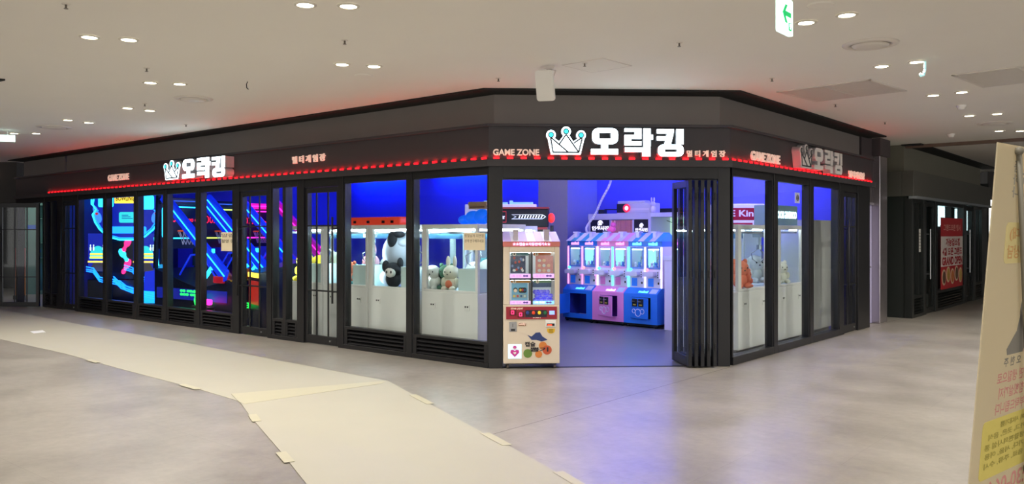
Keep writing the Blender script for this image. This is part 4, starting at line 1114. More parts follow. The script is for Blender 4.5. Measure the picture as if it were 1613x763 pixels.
b.prism([(-0.05,0.405),(0.0,0.385),(0.05,0.43),(0.10,0.435),(0.13,0.385),(0.19,0.345),(0.12,0.325),(0.06,0.345),(0.0,0.345)],-0.2535,-0.249,3)
gr = b.build('front_graphic', [mat('graphic_green',(104,138,60),0.5,noise=0.15),mat('graphic_orange',(214,130,60),0.5,noise=0.1),mat('graphic_red_orange',(200,90,56),0.5,noise=0.1),mat('graphic_navy',(44,62,120),0.5,noise=0.1)], r)
b = MB(); put_text(b,'캡슐',-0.08,0.045,0.265,0.325,-0.2575,0.0,0,0.03); put_text(b,'뽑기',-0.02,0.20,0.205,0.258,-0.2575,0.0,0,0.03); b.build('graphic_lettering', mat('graphic_ink',(40,34,40),0.5,noise=0.05), gr)
for sx in (-0.28,0.28):
    for sy in (-0.19,0.19):
        b = MB(); b.cyl((sx-0.012,sy,0.028),(sx+0.012,sy,0.028),0.028,n=16); b.box(sx-0.02,sx+0.02,sy-0.012,sy+0.012,0.045,ZB+0.002); b.build('caster', [M_chrome], r)
b = MB(); b.box(-0.30,0.30,-0.23,0.22,0.056,0.0655); b.build('base_plate', M_dark, r)

# ------------------------------------------------------------------ three small double claw machines
FM = Frame((0.94,15.3), (2.434-0.94, 13.84-15.3))
M_mblue = mat('mini_blue', (40, 120, 226), 0.35, noise=0.03)
M_mpink = mat('mini_pink', (236, 140, 206), 0.35, noise=0.03)
M_mwht = mat('mini_white', (226, 216, 236), 0.35, noise=0.02)
M_mtray = mat('mini_tray', (214, 206, 228), 0.35, noise=0.02)
M_mback = mat('mini_back_print_glow', (120, 190, 200), 0.5, emit=(150, 225, 228), strength=0.9, noise=0.3, nscale=18)  # emission on the print stands in for the bright window interior
M_mdeep = mat('mini_inner_dark', (20, 34, 130), 0.6, noise=0.05)
L_pink = glow('led_pink', (255, 150, 225), 1.1); L_white = glow('led_white', (245, 235, 255), 1.2); L_cyan = glow('led_cyan', (110, 245, 240), 1.1)
L_strip = glow('mini_lamp', (215, 255, 255), 5.0)
def make_mini(x, y, main, deep, label, word, leds, opening, F=FM, full=True):
    r = thing('mini_claw_machine', label, 'claw machine', group='small double claw machines'); F.set(r, x, y)
    h = 0.345
    b = MB()   # lower cabinet: an open-fronted box
    b.box(-h,-0.19,0.0,0.02,0.07,0.58); b.box(0.21,h,0.0,0.02,0.07,0.58); b.box(-0.19,0.21,0.0,0.02,0.07,0.155); b.box(-0.19,0.21,0.0,0.02,0.52,0.58)
    b.box(-h,-h+0.02,0.02,0.60,0.07,0.58); b.box(h-0.02,h,0.02,0.60,0.07,0.58); b.box(-h+0.02,h-0.02,0.58,0.60,0.07,0.58); b.box(-h+0.02,h-0.02,0.02,0.58,0.07,0.09)
    b.xprism([(0.0,0.58),(0.13,0.675),(0.60,0.675),(0.60,0.58)],-h,h)
    base = b.build('lower_cabinet', main, r)
    b = MB(); b.box(-h+0.021,h-0.021,0.30,0.31,0.09,0.575); b.box(-0.195,-0.19,0.02,0.30,0.12,0.54); b.box(0.21,0.215,0.02,0.30,0.12,0.54); b.box(-0.19,0.21,0.02,0.30,0.12,0.125,1); b.build('inner_box', [deep, M_mtray], r)
    b = MB()
    M_ = Matrix.Translation((0,0.0,0.58)) @ Matrix.Rotation(-math.atan2(0.13,0.095),4,'X')
    put_text(b, word, -0.06, 0.13, 0.03, 0.085, -0.004, 0.003, 0, 0.04); b.xform(M_); b.build('lower_lettering', L_cyan if main is M_mblue else L_white, base)
    b = MB(); b.box(0.17,0.31,-0.003,0.001,0.02,0.135); b.xform(M_); b.build('info_sticker', mat('info_sticker',(190,200,226),0.5,noise=0.1,nscale=20), base)
    # upper cabinet
    b = MB()
    b.box(-h,h,0.15,0.56,0.675,1.0); b.box(-h,-h+0.035,0.15,0.56,1.0,1.385); b.box(h-0.035,h,0.15,0.56,1.0,1.385); b.box(-0.03,0.03,0.15,0.19,1.0,1.385); b.box(-h+0.035,h-0.035,0.53,0.56,1.0,1.385); b.box(-h+0.035,h-0.035,0.15,0.53,1.345,1.385)
    up = b.build('upper_cabinet', M_mwht, r)
    b = MB(); b.box(-h-0.004,h+0.004,0.14,0.57,1.385,1.475); hd = b.build('header', main, r)
    b = MB()
    for a in (-0.255,0.075): put_text(b, 'mini', a, a+0.18, 1.405, 1.460, 0.132, 0.007, 0, 0.06)
    b.build('header_lettering', L_cyan if 'right' in label else L_pink, hd)
    b = MB(); n = 6
    for k in range(n):
        b.xprism([(0.09,1.475),(0.62,1.475),(0.355,1.625)], -h-0.004+(2*h+0.008)*k/n, -h-0.004+(2*h+0.008)*(k+1)/n, k % 2)
    b.build('striped_roof', [M_mwht, mat('roof_blue',(70,160,214),0.4,noise=0.04) if main is M_mblue else mat('roof_pink',(246,160,214),0.4,noise=0.04)], r)
    for a in (-0.2,0.15):
        b = MB(); b.box(a-0.03,a+0.03,0.20,0.27,1.53,1.62); b.box(a-0.055,a+0.055,0.185,0.285,1.62,1.645); b.build('roof_chimney', M_mwht, r)
    for s, c in ((-1,-0.17),(1,0.17)):
        b = MB(); w = 0.125
        b.ring([(c-w-0.012,1.0),(c+w+0.012,1.0),(c+w+0.012,1.375),(c-w-0.012,1.375)],[(c-w+0.012,1.03),(c+w-0.012,1.03),(c+w-0.012,1.345),(c-w+0.012,1.345)],0.138,0.152)
        wf = b.build('window_frame', mat('window_rim_blue',(96,130,200),0.4,noise=0.05) if main is M_mblue else mat('window_rim_pink',(220,160,220),0.4,noise=0.05), r)
        b = MB(); b.box(c-w,c+w,0.153,0.157,1.01,1.36); b.build('pane', M_cglass, wf)
        b = MB(); b.box(c-w,c+w,0.515,0.529,1.0,1.345); b.build('printed_back', M_mback, r)
        b = MB(); b.box(c-w+0.01,c+w-0.01,0.17,0.19,1.325,1.343); b.build('case_lamp', L_strip, r)
        b = MB(); b.cyl((c,0.30,1.20),(c,0.30,1.34),0.012,n=8); b.cyl((c,0.30,1.17),(c,0.30,1.21),0.03,n=12)
        for k in range(3):
            t = 2*pi*k/3+0.4; b.tube([(c+0.02*cos(t),0.30+0.02*sin(t),1.17),(c+0.05*cos(t),0.30+0.05*sin(t),1.14),(c+0.025*cos(t),0.30+0.025*sin(t),1.09)],0.005,5)
        b.build('claw', M_steel, r)
        # tray with a ball-topped stick, coin box and prize slot
        b = MB(); b.prism(rrect(c-0.155,c+0.085,0.875,0.955,0.03),0.02,0.152); tr = b.build('control_tray', M_mtray, r)
        b = MB(); b.cyl((c-0.08,0.07,0.954),(c-0.08,0.07,0.985),0.008,n=8); b.ball((c-0.08,0.07,0.99),(0.032,0.032,0.026)); b.build('ball_stick', [glow('ball_cyan',(90,220,240),0.9) if s < 0 else glow('ball_coral',(255,150,150),0.9)], tr, smooth=True)
        b = MB(); b.box(c+0.095,c+0.145,0.10,0.151,0.84,0.97); cb = b.build('coin_box', M_mtray, r)
        b = MB()
        for z in (0.865,0.905,0.945): b.cyl((c+0.12,0.095,z),(c+0.12,0.101,z),0.011,n=10)
        b.build('coin_slot', M_dark, cb)
        b = MB(); b.box(c-0.11,c+0.0,0.143,0.152,0.70,0.84); b.build('prize_slot', mat('slot_blue',(40,120,226),0.4,emit=(30,100,230),strength=0.2) if main is M_mblue else mat('slot_pink',(226,130,200),0.4,noise=0.05), r)
        b = MB(); b.ball((c+0.10,0.147,0.76),(0.018,0.006,0.022),10,6); b.build('key_lock', M_dark, r)
    for a, l in zip((-h+0.008,0.0,h-0.008), leds):
        b = MB(); b.box(a-0.010,a+0.010,0.132,0.149,0.68,1.375); b.build('light_bar', l, r)
    # door of the lower cabinet on its left hinge
    dn = empty('cabinet_door', (-0.185,-0.004,0), -opening); dn.parent = r
    b = MB(); b.box(0.0,0.39,-0.018,0.0,0.16,0.515); b.build('door_leaf', main, dn, bevel=0.003, seg=1)
    for a in (0.10,0.24):
        b = MB(); b.box(a-0.055,a+0.055,-0.028,-0.018,0.365,0.495); b.box(a-0.03,a+0.03,-0.0295,-0.028,0.385,0.405,2); b.box(a-0.06,a+0.01,-0.052,-0.028,0.445,0.458,1); b.build('coin_mechanism', [M_black, M_steel, mat('yellow_print',(200,170,60),0.5,noise=0.1)], dn)
    b = MB(); b.torus((0.17,-0.019,0.26),0.062,0.006,'y',24,6); b.torus((0.075,-0.019,0.285),0.034,0.005,'y',20,6); b.torus((0.268,-0.019,0.285),0.042,0.005,'y',20,6); b.build('ring_print', M_mwht, dn)
    b = MB(); b.box(-h+0.02,h-0.02,0.04,0.58,0.03,0.07); b.build('plinth', M_black, r)
    for sx in (-0.29,0.29):
        for sy in (0.06,0.54):
            b = MB(); b.cyl((sx-0.014,sy,0.024),(sx+0.014,sy,0.024),0.024,n=14); b.build('caster', M_dark, r)
    return r
minis = ((0.348,M_mblue,M_mdeep,'left blue small claw machine, its lower door wide open',(L_pink,L_pink,L_pink),1.45),
         (1.044,M_mpink,mat('mini_inner_violet',(90,40,150),0.6,noise=0.05),'pink small claw machine between the two blue ones',(L_white,L_cyan,L_cyan),0.28),
         (1.740,M_mblue,mat('mini_inner_green',(14,70,70),0.6,noise=0.05),'right blue small claw machine beside the narrow white cabinet',(L_cyan,L_white,L_white),0.12))
for x, m, dp, l, leds, op in minis: make_mini(x, 0.0, m, dp, l, 'mini', leds, op)
make_mini(2.15, 0.63, M_mpink, M_mdeep, 'pink small claw machine mostly hidden behind the narrow white cabinet', 'mini', (L_pink,L_pink,L_pink), 0.0)
# small prizes inside
prz = [mat('prize_white',(232,232,236),0.7,noise=0.05),mat('prize_blue',(90,140,220),0.6,noise=0.05),mat('prize_pink',(240,150,190),0.6,noise=0.05),mat('prize_green',(120,200,160),0.6,noise=0.05)]
rr = random.Random(11); pz = {}
for mx, nm in ((0.348,'left blue'),(1.044,'pink'),(1.740,'right blue')):
    for side, c in (('left',-0.17),('right',0.17)):
        for k in range(6):
            x = c-0.08+0.08*(k % 3); yy = 0.22+0.10*(k//3)
            q = k % 4
            if q not in pz:
                o = thing('prize_doll', 'x', 'toy', group='little prizes in the small claw machines')
                b = MB(); b.ball((0,0,0.035),(0.034,0.030,0.035),12,8); b.ball((0,0,0.082),(0.027,0.025,0.025),12,8); b.build('doll_body', prz[q], o, smooth=True)
                b = MB(); b.ball((-0.018,0,0.105),0.010,8,6); b.build('ear', prz[q], o, smooth=True); b = MB(); b.ball((0.018,0,0.105),0.010,8,6); b.build('ear', prz[q], o, smooth=True)
                pz[q] = o
            else: o = copy_tree(pz[q])
            FM.set(o, mx+x, yy, 1.001, rr.uniform(-0.6,0.6))
            o['label'] = 'little prize doll in the %s window of the %s small claw machine' % (side, nm)

# narrow white cabinet right of them
r = thing('narrow_white_cabinet', 'narrow lavender white cabinet right of the small claw machines', 'cabinet'); FL.set(r, -0.17, 4.98)
b = MB(); b.box(-0.19,0.19,-0.15,0.15,0.0,1.16); b.build('cabinet_body', M_mwht, r, bevel=0.006)
b = MB(); b.box(-0.205,0.205,-0.165,0.165,1.16,1.24); b.build('cabinet_lid', M_mtray, r, bevel=0.01)
b = MB(); b.cyl((0.14,-0.162,0.62),(0.14,-0.15,0.62),0.012,n=10); b.build('lock', M_dark, r)

# white hose from the ceiling
def spline(P, n=8):
    out = []
    for i in range(len(P)-1):
        p0 = Vector(P[max(0,i-1)]); p1 = Vector(P[i]); p2 = Vector(P[i+1]); p3 = Vector(P[min(len(P)-1,i+2)])
        for k in range(n):
            t = k/n
            out.append(0.5*((2*p1)+(p2-p0)*t+(2*p0-5*p1+4*p2-p3)*t*t+(3*p1-p0-3*p2+p3)*t**3))
    return out+[Vector(P[-1])]
D_ = 15.9
hp = [(1.96,D_,3.10),(1.90,D_,2.62),(1.72,D_,2.25),(1.60,D_,1.98),(1.46,D_,1.78),(1.42,D_-0.1,1.68),(1.47,D_-0.25,1.53),(1.60,D_-0.05,1.30)]
b = MB(); b.tube(spline(hp, 7), 0.022, 8)
o = b.build('white_hose', mat('white_ribbed_hose',(226,220,226),0.5,noise=0.08,nscale=40), smooth=True); tag(o, 'white hose hanging from the ceiling down behind the small claw machines', 'hose')

# ------------------------------------------------------------------ photo booths at the back
M_bpanel = mat('black_booth_panel', (26, 24, 40), 0.4, noise=0.08)
M_curt = mat('pink_curtain', (206, 130, 140), 0.85, noise=0.06, nscale=14)
M_bword = glow('booth_white_letter', (235, 232, 250), 0.9)
M_bframe = mat('booth_frame', (206, 200, 226), 0.45, noise=0.03)
r = thing('photo_booth', 'white photo booth with a pink curtain between black panels', 'photo booth'); FL.set(r, -2.15, 6.30)
b = MB(); hw = 0.70
for a in (-0.74,-0.25,0.27,0.62): b.box(a,a+0.035,-0.001,0.05,0.0,1.88)
b.box(-0.74,0.655,-0.02,0.90,1.88,2.0); b.box(-0.74,-0.70,0.05,0.90,0.0,1.88); b.box(0.62,0.655,0.05,0.90,0.0,1.88); b.box(-0.70,0.62,0.86,0.90,0.0,1.88); bf = b.build('booth_frame', M_bframe, r, bevel=0.004, seg=1)
for a, c, big in ((-0.705,-0.25,True),(0.305,0.62,False)):
    b = MB(); b.box(a,c,0.012,0.03,0.02,1.88); pn = b.build('booth_panel', M_bpanel, r)
    b = MB(); w = c-a
    put_text(b,'인생사진',a+0.08*w,a+0.95*w,1.67 if big else 1.645,1.76 if big else 1.715,0.006,0.005,0,0.04); b.build('panel_lettering', M_bword, pn)
    b = MB(); cx = (a+c)/2+0.02*w; z0 = 1.775 if big else 1.725; q = 0.17*w
    b.prism(rrect(cx-q*0.45,cx+q*0.45,z0,z0+0.07,0.012),0.006,0.011); b.torus((cx,0.008,z0+0.035),q*0.75,0.006,'y',20,6,0,pi*1.25); b.box(cx-q*0.3,cx+q*0.3,0.006,0.011,z0+0.07,z0+0.085); b.build('panel_emblem', M_bword, pn)
pts0 = []; n = 46
b = MB(); x0, x1 = -0.213, 0.268
f = [(x0+(x1-x0)*i/n, 0.022+0.016*sin(i*1.37)+0.006*sin(i*3.1)) for i in range(n+1)]
vs = [(x,y,0.10) for x,y in f]+[(x,y,1.87) for x,y in f]+[(x,y+0.004,0.10) for x,y in f]+[(x,y+0.004,1.87) for x,y in f]
k = n+1
b.add(vs, [(i,i+1,k+i+1,k+i) for i in range(n)]+[(2*k+i+1,2*k+i,3*k+i,3*k+i+1) for i in range(n)])
b.build('curtain', M_curt, r, smooth=True)
# oversized camera prop on its roof
r = thing('camera_prop', 'oversized toy camera with a red lens lying on the photo booth', 'camera prop'); FL.set(r, -2.02, 6.62, 2.002)
b = MB(); b.box(-0.34,0.50,-0.12,0.12,0.0,0.20); b.box(-0.34,0.30,-0.10,0.10,0.20,0.25); b.build('camera_body', M_bframe, r, bevel=0.02)
b = MB(); b.box(-0.33,-0.10,-0.132,-0.12,0.02,0.19); b.build('camera_front', M_bpanel, r)
b = MB(); b.torus((-0.10,-0.135,0.105),0.06,0.022,'y',24,8); ln = b.build('lens_ring', glow('lens_red',(220,40,70),0.8), r, smooth=True)
b = MB(); b.ball((-0.10,-0.135,0.105),(0.045,0.02,0.045)); b.build('lens_glass', M_bword, ln, smooth=True)
b = MB(); b.box(-0.02,0.48,-0.128,-0.12,0.06,0.10); b.build('camera_stripe', M_mwht, r)
r = thing('rabbit_figure', 'small white rabbit figure beside the oversized toy camera', 'figurine'); FL.set(r, -1.50, 6.42, 2.002)
b = MB(); b.ball((0,0,0.07),(0.065,0.06,0.075)); b.ball((0,0,0.17),(0.055,0.05,0.05)); b.build('figure_body', M_mwht, r, smooth=True)
for s in (-1,1): b = MB(); b.ball((s*0.028,0,0.25),(0.018,0.015,0.05)); b.build('ear', M_mwht, r, smooth=True)
r = thing('folded_tripod', 'black folded stand lying on the left end of the photo booth', 'stand'); FL.set(r, -2.72, 6.62, 2.002)
b = MB(); b.box(-0.12,0.02,-0.06,0.06,0,0.09); b.build('stand_head', M_dark, r, bevel=0.01); b = MB(); b.tube([(0,0,0.09),(0.16,0,0.09),(0.30,0,0.085)],0.012); b.build('stand_rod', M_dark, r)
r = thing('lit_photo_booth', 'pale green lit photo booth at the right of the back wall', 'photo booth'); FL.set(r, -0.98, 6.14)
M_bgreen = mat('pale_green_lit_wall', (196, 232, 205), 0.6, emit=(196, 240, 206), strength=0.55, noise=0.04)
b = MB()
b.box(-0.46,-0.40,0,0.8,0,2.0); b.box(0.46,0.52,0,0.8,0,2.0); b.box(-0.40,0.46,0,0.8,1.92,2.0); b.box(-0.40,0.46,0,0.8,0,0.06); b.build('booth_frame', M_bframe, r, bevel=0.006, seg=1)
b = MB(); b.box(-0.40,0.46,0.74,0.78,0.06,1.92); b.build('booth_back', M_bgreen, r)
b = MB(); b.box(-0.30,-0.08,0.55,0.73,0.06,1.52); mo = b.build('booth_console', mat('pale_teal_panel',(150,206,190),0.5,noise=0.04), r)
b = MB(); b.box(-0.27,-0.11,0.54,0.55,1.25,1.48); b.build('booth_screen', glow('booth_screen',(190,240,215),0.8), mo)
b = MB(); b.box(0.20,0.42,0.73,0.74,1.76,1.85); b.build('booth_sign', mat('ochre_sign',(210,190,70),0.5,noise=0.05), r)
b = MB(); b.tube(spline([(-0.40,0.6,1.86),(-0.1,0.6,1.78),(0.15,0.6,1.86),(0.46,0.6,1.79)],5),0.006); b.build('garland_string', M_dark, r)
r = thing('pink_plush', 'small hot pink plush lying on the roof of the small machines', 'plush toy'); FM.set(r, 0.86, 0.36, 1.628)
b = MB(); b.ball((0,0,0.06),(0.08,0.06,0.06)); b.ball((0.03,0,0.14),(0.055,0.05,0.05)); b.ball((-0.07,0,0.05),(0.03,0.04,0.03)); b.build('body', mat('hot_pink_plush',(240,100,170),0.9,noise=0.06), r, smooth=True)
for s in (-1,1): b = MB(); b.ball((0.03+s*0.035,0,0.19),(0.016,0.014,0.03)); b.build('ear', P_pink, r, smooth=True)

# ------------------------------------------------------------------ red and black arcade machine behind the capsule machine
M_ared = mat('arcade_red', (196, 24, 40), 0.35, emit=(196, 20, 34), strength=0.12, noise=0.05)
FA = Frame((0.10,14.5), (1.0,-0.06))
r = thing('red_arcade_machine', 'red and black arcade machine with an arrow-lit marquee and red side lamp', 'arcade machine'); FA.set(r, 0.10, 0.0)
b = MB(); b.box(-0.45,0.42,0.0,0.7,0.0,0.95); b.box(-0.45,0.42,0.25,0.7,0.95,1.70); b.xprism([(0.0,0.95),(0.25,0.95),(0.25,1.10)],-0.45,0.42); b.build('machine_body', M_dark, r, bevel=0.01)
b = MB(); b.box(-0.60,0.44,-0.15,0.70,1.72,2.04); mq = b.build('marquee', M_black, r, bevel=0.02)
b = MB(); b.box(-0.61,0.45,-0.16,0.71,2.04,2.07); b.box(-0.58,0.42,-0.17,0.1,1.68,1.72); b.build('marquee_rail', mat('dull_red_rail',(150,40,50),0.4,noise=0.05), mq)
M_arrow = glow('arrow_lamp', (225, 230, 245), 0.9)
b = MB(); b.ring([(-0.20,1.86),(0.34,1.86),(0.40,1.90),(0.34,1.94),(-0.20,1.94),(-0.13,1.90)],[(-0.19,1.867),(0.335,1.867),(0.385,1.90),(0.335,1.933),(-0.19,1.933),(-0.115,1.90)],-0.156,-0.149)
for k in range(9): b.prism([(-0.08+k*0.048,1.875),(-0.06+k*0.048,1.875),(-0.04+k*0.048,1.925),(-0.06+k*0.048,1.925)],-0.156,-0.149)
b.build('arrow_light', M_arrow, mq)
b = MB(); b.box(-0.58,-0.29,-0.158,-0.149,1.80,2.00); nb = b.build('name_board', M_ared, mq)
b = MB(); b.box(-0.57,-0.30,-0.162,-0.158,1.815,1.985); b.build('name_field', M_black, nb)
b = MB(); put_text(b,'Kick Master',-0.555,-0.315,1.86,1.94,-0.164,0.0,0,0.02); b.build('name_lettering', M_arrow, nb)
b = MB(); b.ball((0.49,-0.02,1.88),(0.062,0.08,0.085)); b.build('side_lamp', mat('red_round_lamp',(255,60,50),0.3,emit=(255,40,36),strength=1.1), r, smooth=True)
b = MB(); b.prism([(-0.45,1.52),(-0.20,1.52),(-0.12,1.70),(-0.45,1.70)],-0.06,0.25); b.build('red_hood', M_ared, r, bevel=0.01)
b = MB(); b.prism([(-0.02,1.28),(0.40,1.28),(0.38,1.50),(0.04,1.46)],0.16,0.26); sc_ = b.build('red_screen', M_ared, r, bevel=0.01)
b = MB(); b.box(0.12,0.27,0.150,0.16,1.30,1.38); b.build('screen_slot', glow('bright_red_slot',(255,50,90),1.2), sc_)
b = MB(); b.cyl((0.50,0.05,0.0),(0.50,0.05,1.75),0.03,n=12); b.build('side_pole', M_dark, r)
r = thing('white_shelf', 'white shelf with light-blue fittings on top behind the red machine', 'shelf'); FA.set(r, -0.15, 1.0)
b = MB(); b.box(-0.9,0.45,0,0.3,0.0,2.16); b.build('shelf_body', M_mwht, r, bevel=0.01)
for a in (-0.36,0.12):
    b = MB(); b.box(a-0.18,a+0.26,0.04,0.2,2.16,2.20); b.box(a-0.18,a-0.12,0.04,0.2,2.20,2.23); b.build('shelf_fitting', mat('pale_cyan_fitting',(160,226,240),0.4,noise=0.03), r)

# ------------------------------------------------------------------ neon machines behind the long left front
N_blue = glow('neon_blue', (20, 110, 255), 3.2); N_cyan = glow('neon_cyan', (40, 200, 255), 2.6); N_teal = glow('neon_teal', (70, 235, 225), 1.5)
N_dim = glow('dim_blue_letter', (70, 120, 230), 0.5)
N_pink = glow('neon_pink', (255, 40, 190), 2.6); N_rose = glow('neon_rose', (255, 40, 110), 1.8); N_yel = glow('neon_yellow', (255, 214, 70), 1.5)
N_green = glow('neon_green', (40, 255, 90), 1.8); N_lime = glow('neon_lime', (205, 255, 90), 1.8); N_red = glow('digit_red', (255, 26, 60), 1.3)
M_bcab = mat('navy_cabinet', (14, 18, 46), 0.3, noise=0.1); M_bpan = mat('blue_side_panel', (20, 60, 190), 0.35, emit=(14, 40, 225), strength=0.65, noise=0.1)
S_navy = mat('screen_navy', (8, 14, 60), 0.3, emit=(10, 30, 160), strength=1.0); S_teal = mat('screen_teal', (30, 120, 130), 0.3, emit=(40, 190, 195), strength=1.3)
S_floor = mat('lane_print', (80, 72, 66), 0.4, emit=(120, 104, 84), strength=0.18, noise=0.2)
FB = Frame((-8.347,17.6), (0.995,-0.10))
k_ = 0.01352
r = thing('bowling_machine', 'bowling arcade machine with a pin-shaped blue neon screen and shoe prints', 'arcade machine'); FB.set(r, 0, 0)
P = lambda u, v: ((u-189)*0.0143, 1.6+(369-v)*k_)
b = MB(); b.box(-0.80,0.98,0.10,0.76,0.0,0.62); b.box(-0.76,0.90,0.25,0.76,0.62,1.45); b.box(-0.66,0.76,0.35,0.76,1.45,2.42); b.build('machine_body', M_bcab, r, bevel=0.01)
out = [P(*p) for p in ((150,303),(141,312),(139,322),(145,330),(139,338),(143,350),(150,361),(163,373),(182,378),(205,378),(222,373),(235,362),(243,350),(247,338),(240,330),(246,322),(244,311),(236,303))]
b = MB(); b.prism(out,0.16,0.35); hd = b.build('pin_screen', S_navy, r)
b = MB(); pth = [(x,0.15,z) for x,z in out]; b.tube(pth,0.018,8); b.build('neon_outline', N_cyan, hd, smooth=True)
b = MB(); pth = [((x-0)*0.93,0.15,1.97+(z-1.97)*0.92) for x,z in out[3:15]]; b.tube(pth,0.012,8); b.build('inner_neon', N_blue, hd, smooth=True)
b = MB(); a = P(174,306); c = P(208,320); b.box(a[0],c[0],0.150,0.158,c[1],a[1]); tt = b.build('title_strip', N_yel, hd)
b = MB(); put_text(b,'BOWLING',a[0]+0.03,c[0]-0.03,c[1]+0.05,a[1]-0.03,0.146,0.0,0,0.03); b.build('title_lettering', mat('title_brown',(120,40,20),0.5,noise=0.05), tt)
for (u0,v0,u1,v1,mm,nm) in ((148,308,172,326,N_cyan,'bright_field'),(212,308,236,330,N_cyan,'bright_field'),(181,334,208,351,S_teal,'car_picture'),(160,357,224,368,N_blue,'lower_glow')):
    a = P(u0,v0); c = P(u1,v1); b = MB(); b.prism(rrect(a[0],c[0],c[1],a[1],0.04),0.150,0.158); b.build(nm, mm, hd)
for (u,v) in ((146,338),(240,338)):
    x, z = P(u,v); b = MB(); b.ball((0,0,-0.06),(0.085,0.012,0.13)); b.ball((0,0,0.12),(0.055,0.012,0.07)); b.xform(Matrix.Translation((x,0.150,z)) @ Matrix.Rotation(0.35 if u > 189 else -0.35,4,'Y')); pq = b.build('pin_shape', mat('pin_cyan',(120,190,255),0.4,emit=(60,140,255),strength=0.9), hd, smooth=True)
    b = MB(); b.ball((x,0.140,z+0.02),(0.035,0.008,0.03)); b.build('pin_badge', mat('pin_badge_red',(220,60,60),0.4,emit=(220,50,60),strength=0.6), pq, smooth=True)
b = MB(); a = P(184,338); c = P(205,347)
for i in range(3): b.box(a[0]+0.02,c[0]-0.05*i-0.03,0.146,0.149,c[1]+0.03+0.035*i,c[1]+0.045+0.035*i)
b.build('car_lettering', S_navy, hd)
b = MB(); a = P(128,322); c = P(138,308); put_text(b,'100',a[0],c[0]+0.10,a[1],c[1],0.33,0.01,0,0.02); b.build('score_lettering', N_cyan, r)
for (u0,u1) in ((131,163),(203,241)):
    a = P(u0,410); c = P(u1,368)
    b = MB(); b.box(a[0],c[0],0.17,0.26,a[1]-0.25,c[1]); ls = b.build('lane_screen', S_navy, r)
    w = c[0]-a[0]; cx = (a[0]+c[0])/2
    b = MB(); b.prism([(cx-0.20,a[1]+0.02),(cx+0.20,a[1]+0.02),(cx+0.16,a[1]+0.20),(cx-0.16,a[1]+0.20)],0.162,0.169); b.ball((cx,0.166,a[1]+0.23),(0.10,0.006,0.07)); b.build('lane_picture', S_teal, ls)
    b = MB()
    for q in (-0.17,-0.10,0.12,0.18): b.ball((cx+q,0.164,a[1]+0.24),(0.022,0.006,0.05),8,6); b.ball((cx+q,0.164,a[1]+0.31),(0.015,0.006,0.02),8,6)
    b.build('pin_picture', glow('pin_white',(220,250,250),1.0), ls)
    b = MB()
    for q in range(2): b.box(cx-0.18,cx+0.18,0.158,0.161,a[1]+0.03+0.07*q,a[1]+0.07+0.07*q)
    b.box(a[0],c[0],0.158,0.168,a[1]-0.06,a[1]-0.025); b.build('lane_stripe', N_yel, ls)
    b = MB(); b.prism([(cx-0.10,a[1]-0.07),(cx+0.10,a[1]-0.07),(cx+0.21,a[1]-0.25),(cx-0.21,a[1]-0.25)],0.160,0.169); b.build('lane_floor', S_floor, ls)
for (u,v,rz,mm) in ((184,378,-0.5,N_rose),(188,388,-0.5,N_rose),(186,405,0.6,N_cyan),(188,422,-0.5,N_rose)):
    if v == 378: continue
    x, z = P(u,v); b = MB(); b.ball((0,0,0.09),(0.075,0.006,0.11)); b.ball((0,0,-0.10),(0.05,0.006,0.065)); b.ball((0,0,0.0),(0.04,0.006,0.10)); b.xform(Matrix.Translation((x,0.243,z)) @ Matrix.Rotation(-rz,4,'Y')); b.build('shoe_print', mm, r, smooth=True)
for pts in (((135,421),(146,423),(156,437),(170,441)),((174,440),(188,443),(198,451),(216,456)),((178,436),(190,448),(226,462),(256,468)),((195,418),(208,422),(216,434),(236,440))):
    b = MB()
    for o_ in (0,0.05,0.09): b.tube([(P(u,v)[0],0.02,P(u,v)[1]-o_) for u,v in pts],0.013,6)
    b.build('zigzag_neon', N_blue, r, smooth=True)
a = P(214,478); c = P(256,458); b = MB(); b.prism([(a[0],a[1]),(c[0],a[1]),(c[0],c[1]-0.06),(a[0],c[1]+0.06)],0.05,0.099); b.build('front_light_panel', glow('cyan_light_panel',(30,170,240),1.2), r)
b = MB(); b.tube([(P(242,374)[0],0.05,P(242,374)[1]),(P(249,428)[0],0.0,P(249,428)[1])],0.03,8); b.build('side_neon', N_teal, r, smooth=True)
b = MB(); b.prism([P(228,428),P(256,424),P(258,460),P(226,458)],-0.02,0.10); b.build('ball_return', M_bpan, r, bevel=0.02)
b = MB(); b.ball((P(253,422)[0],0.02,P(253,422)[1]),0.075); b.build('blue_ball', mat('blue_ball',(60,190,240),0.2,emit=(40,170,240),strength=0.5), r, smooth=True)

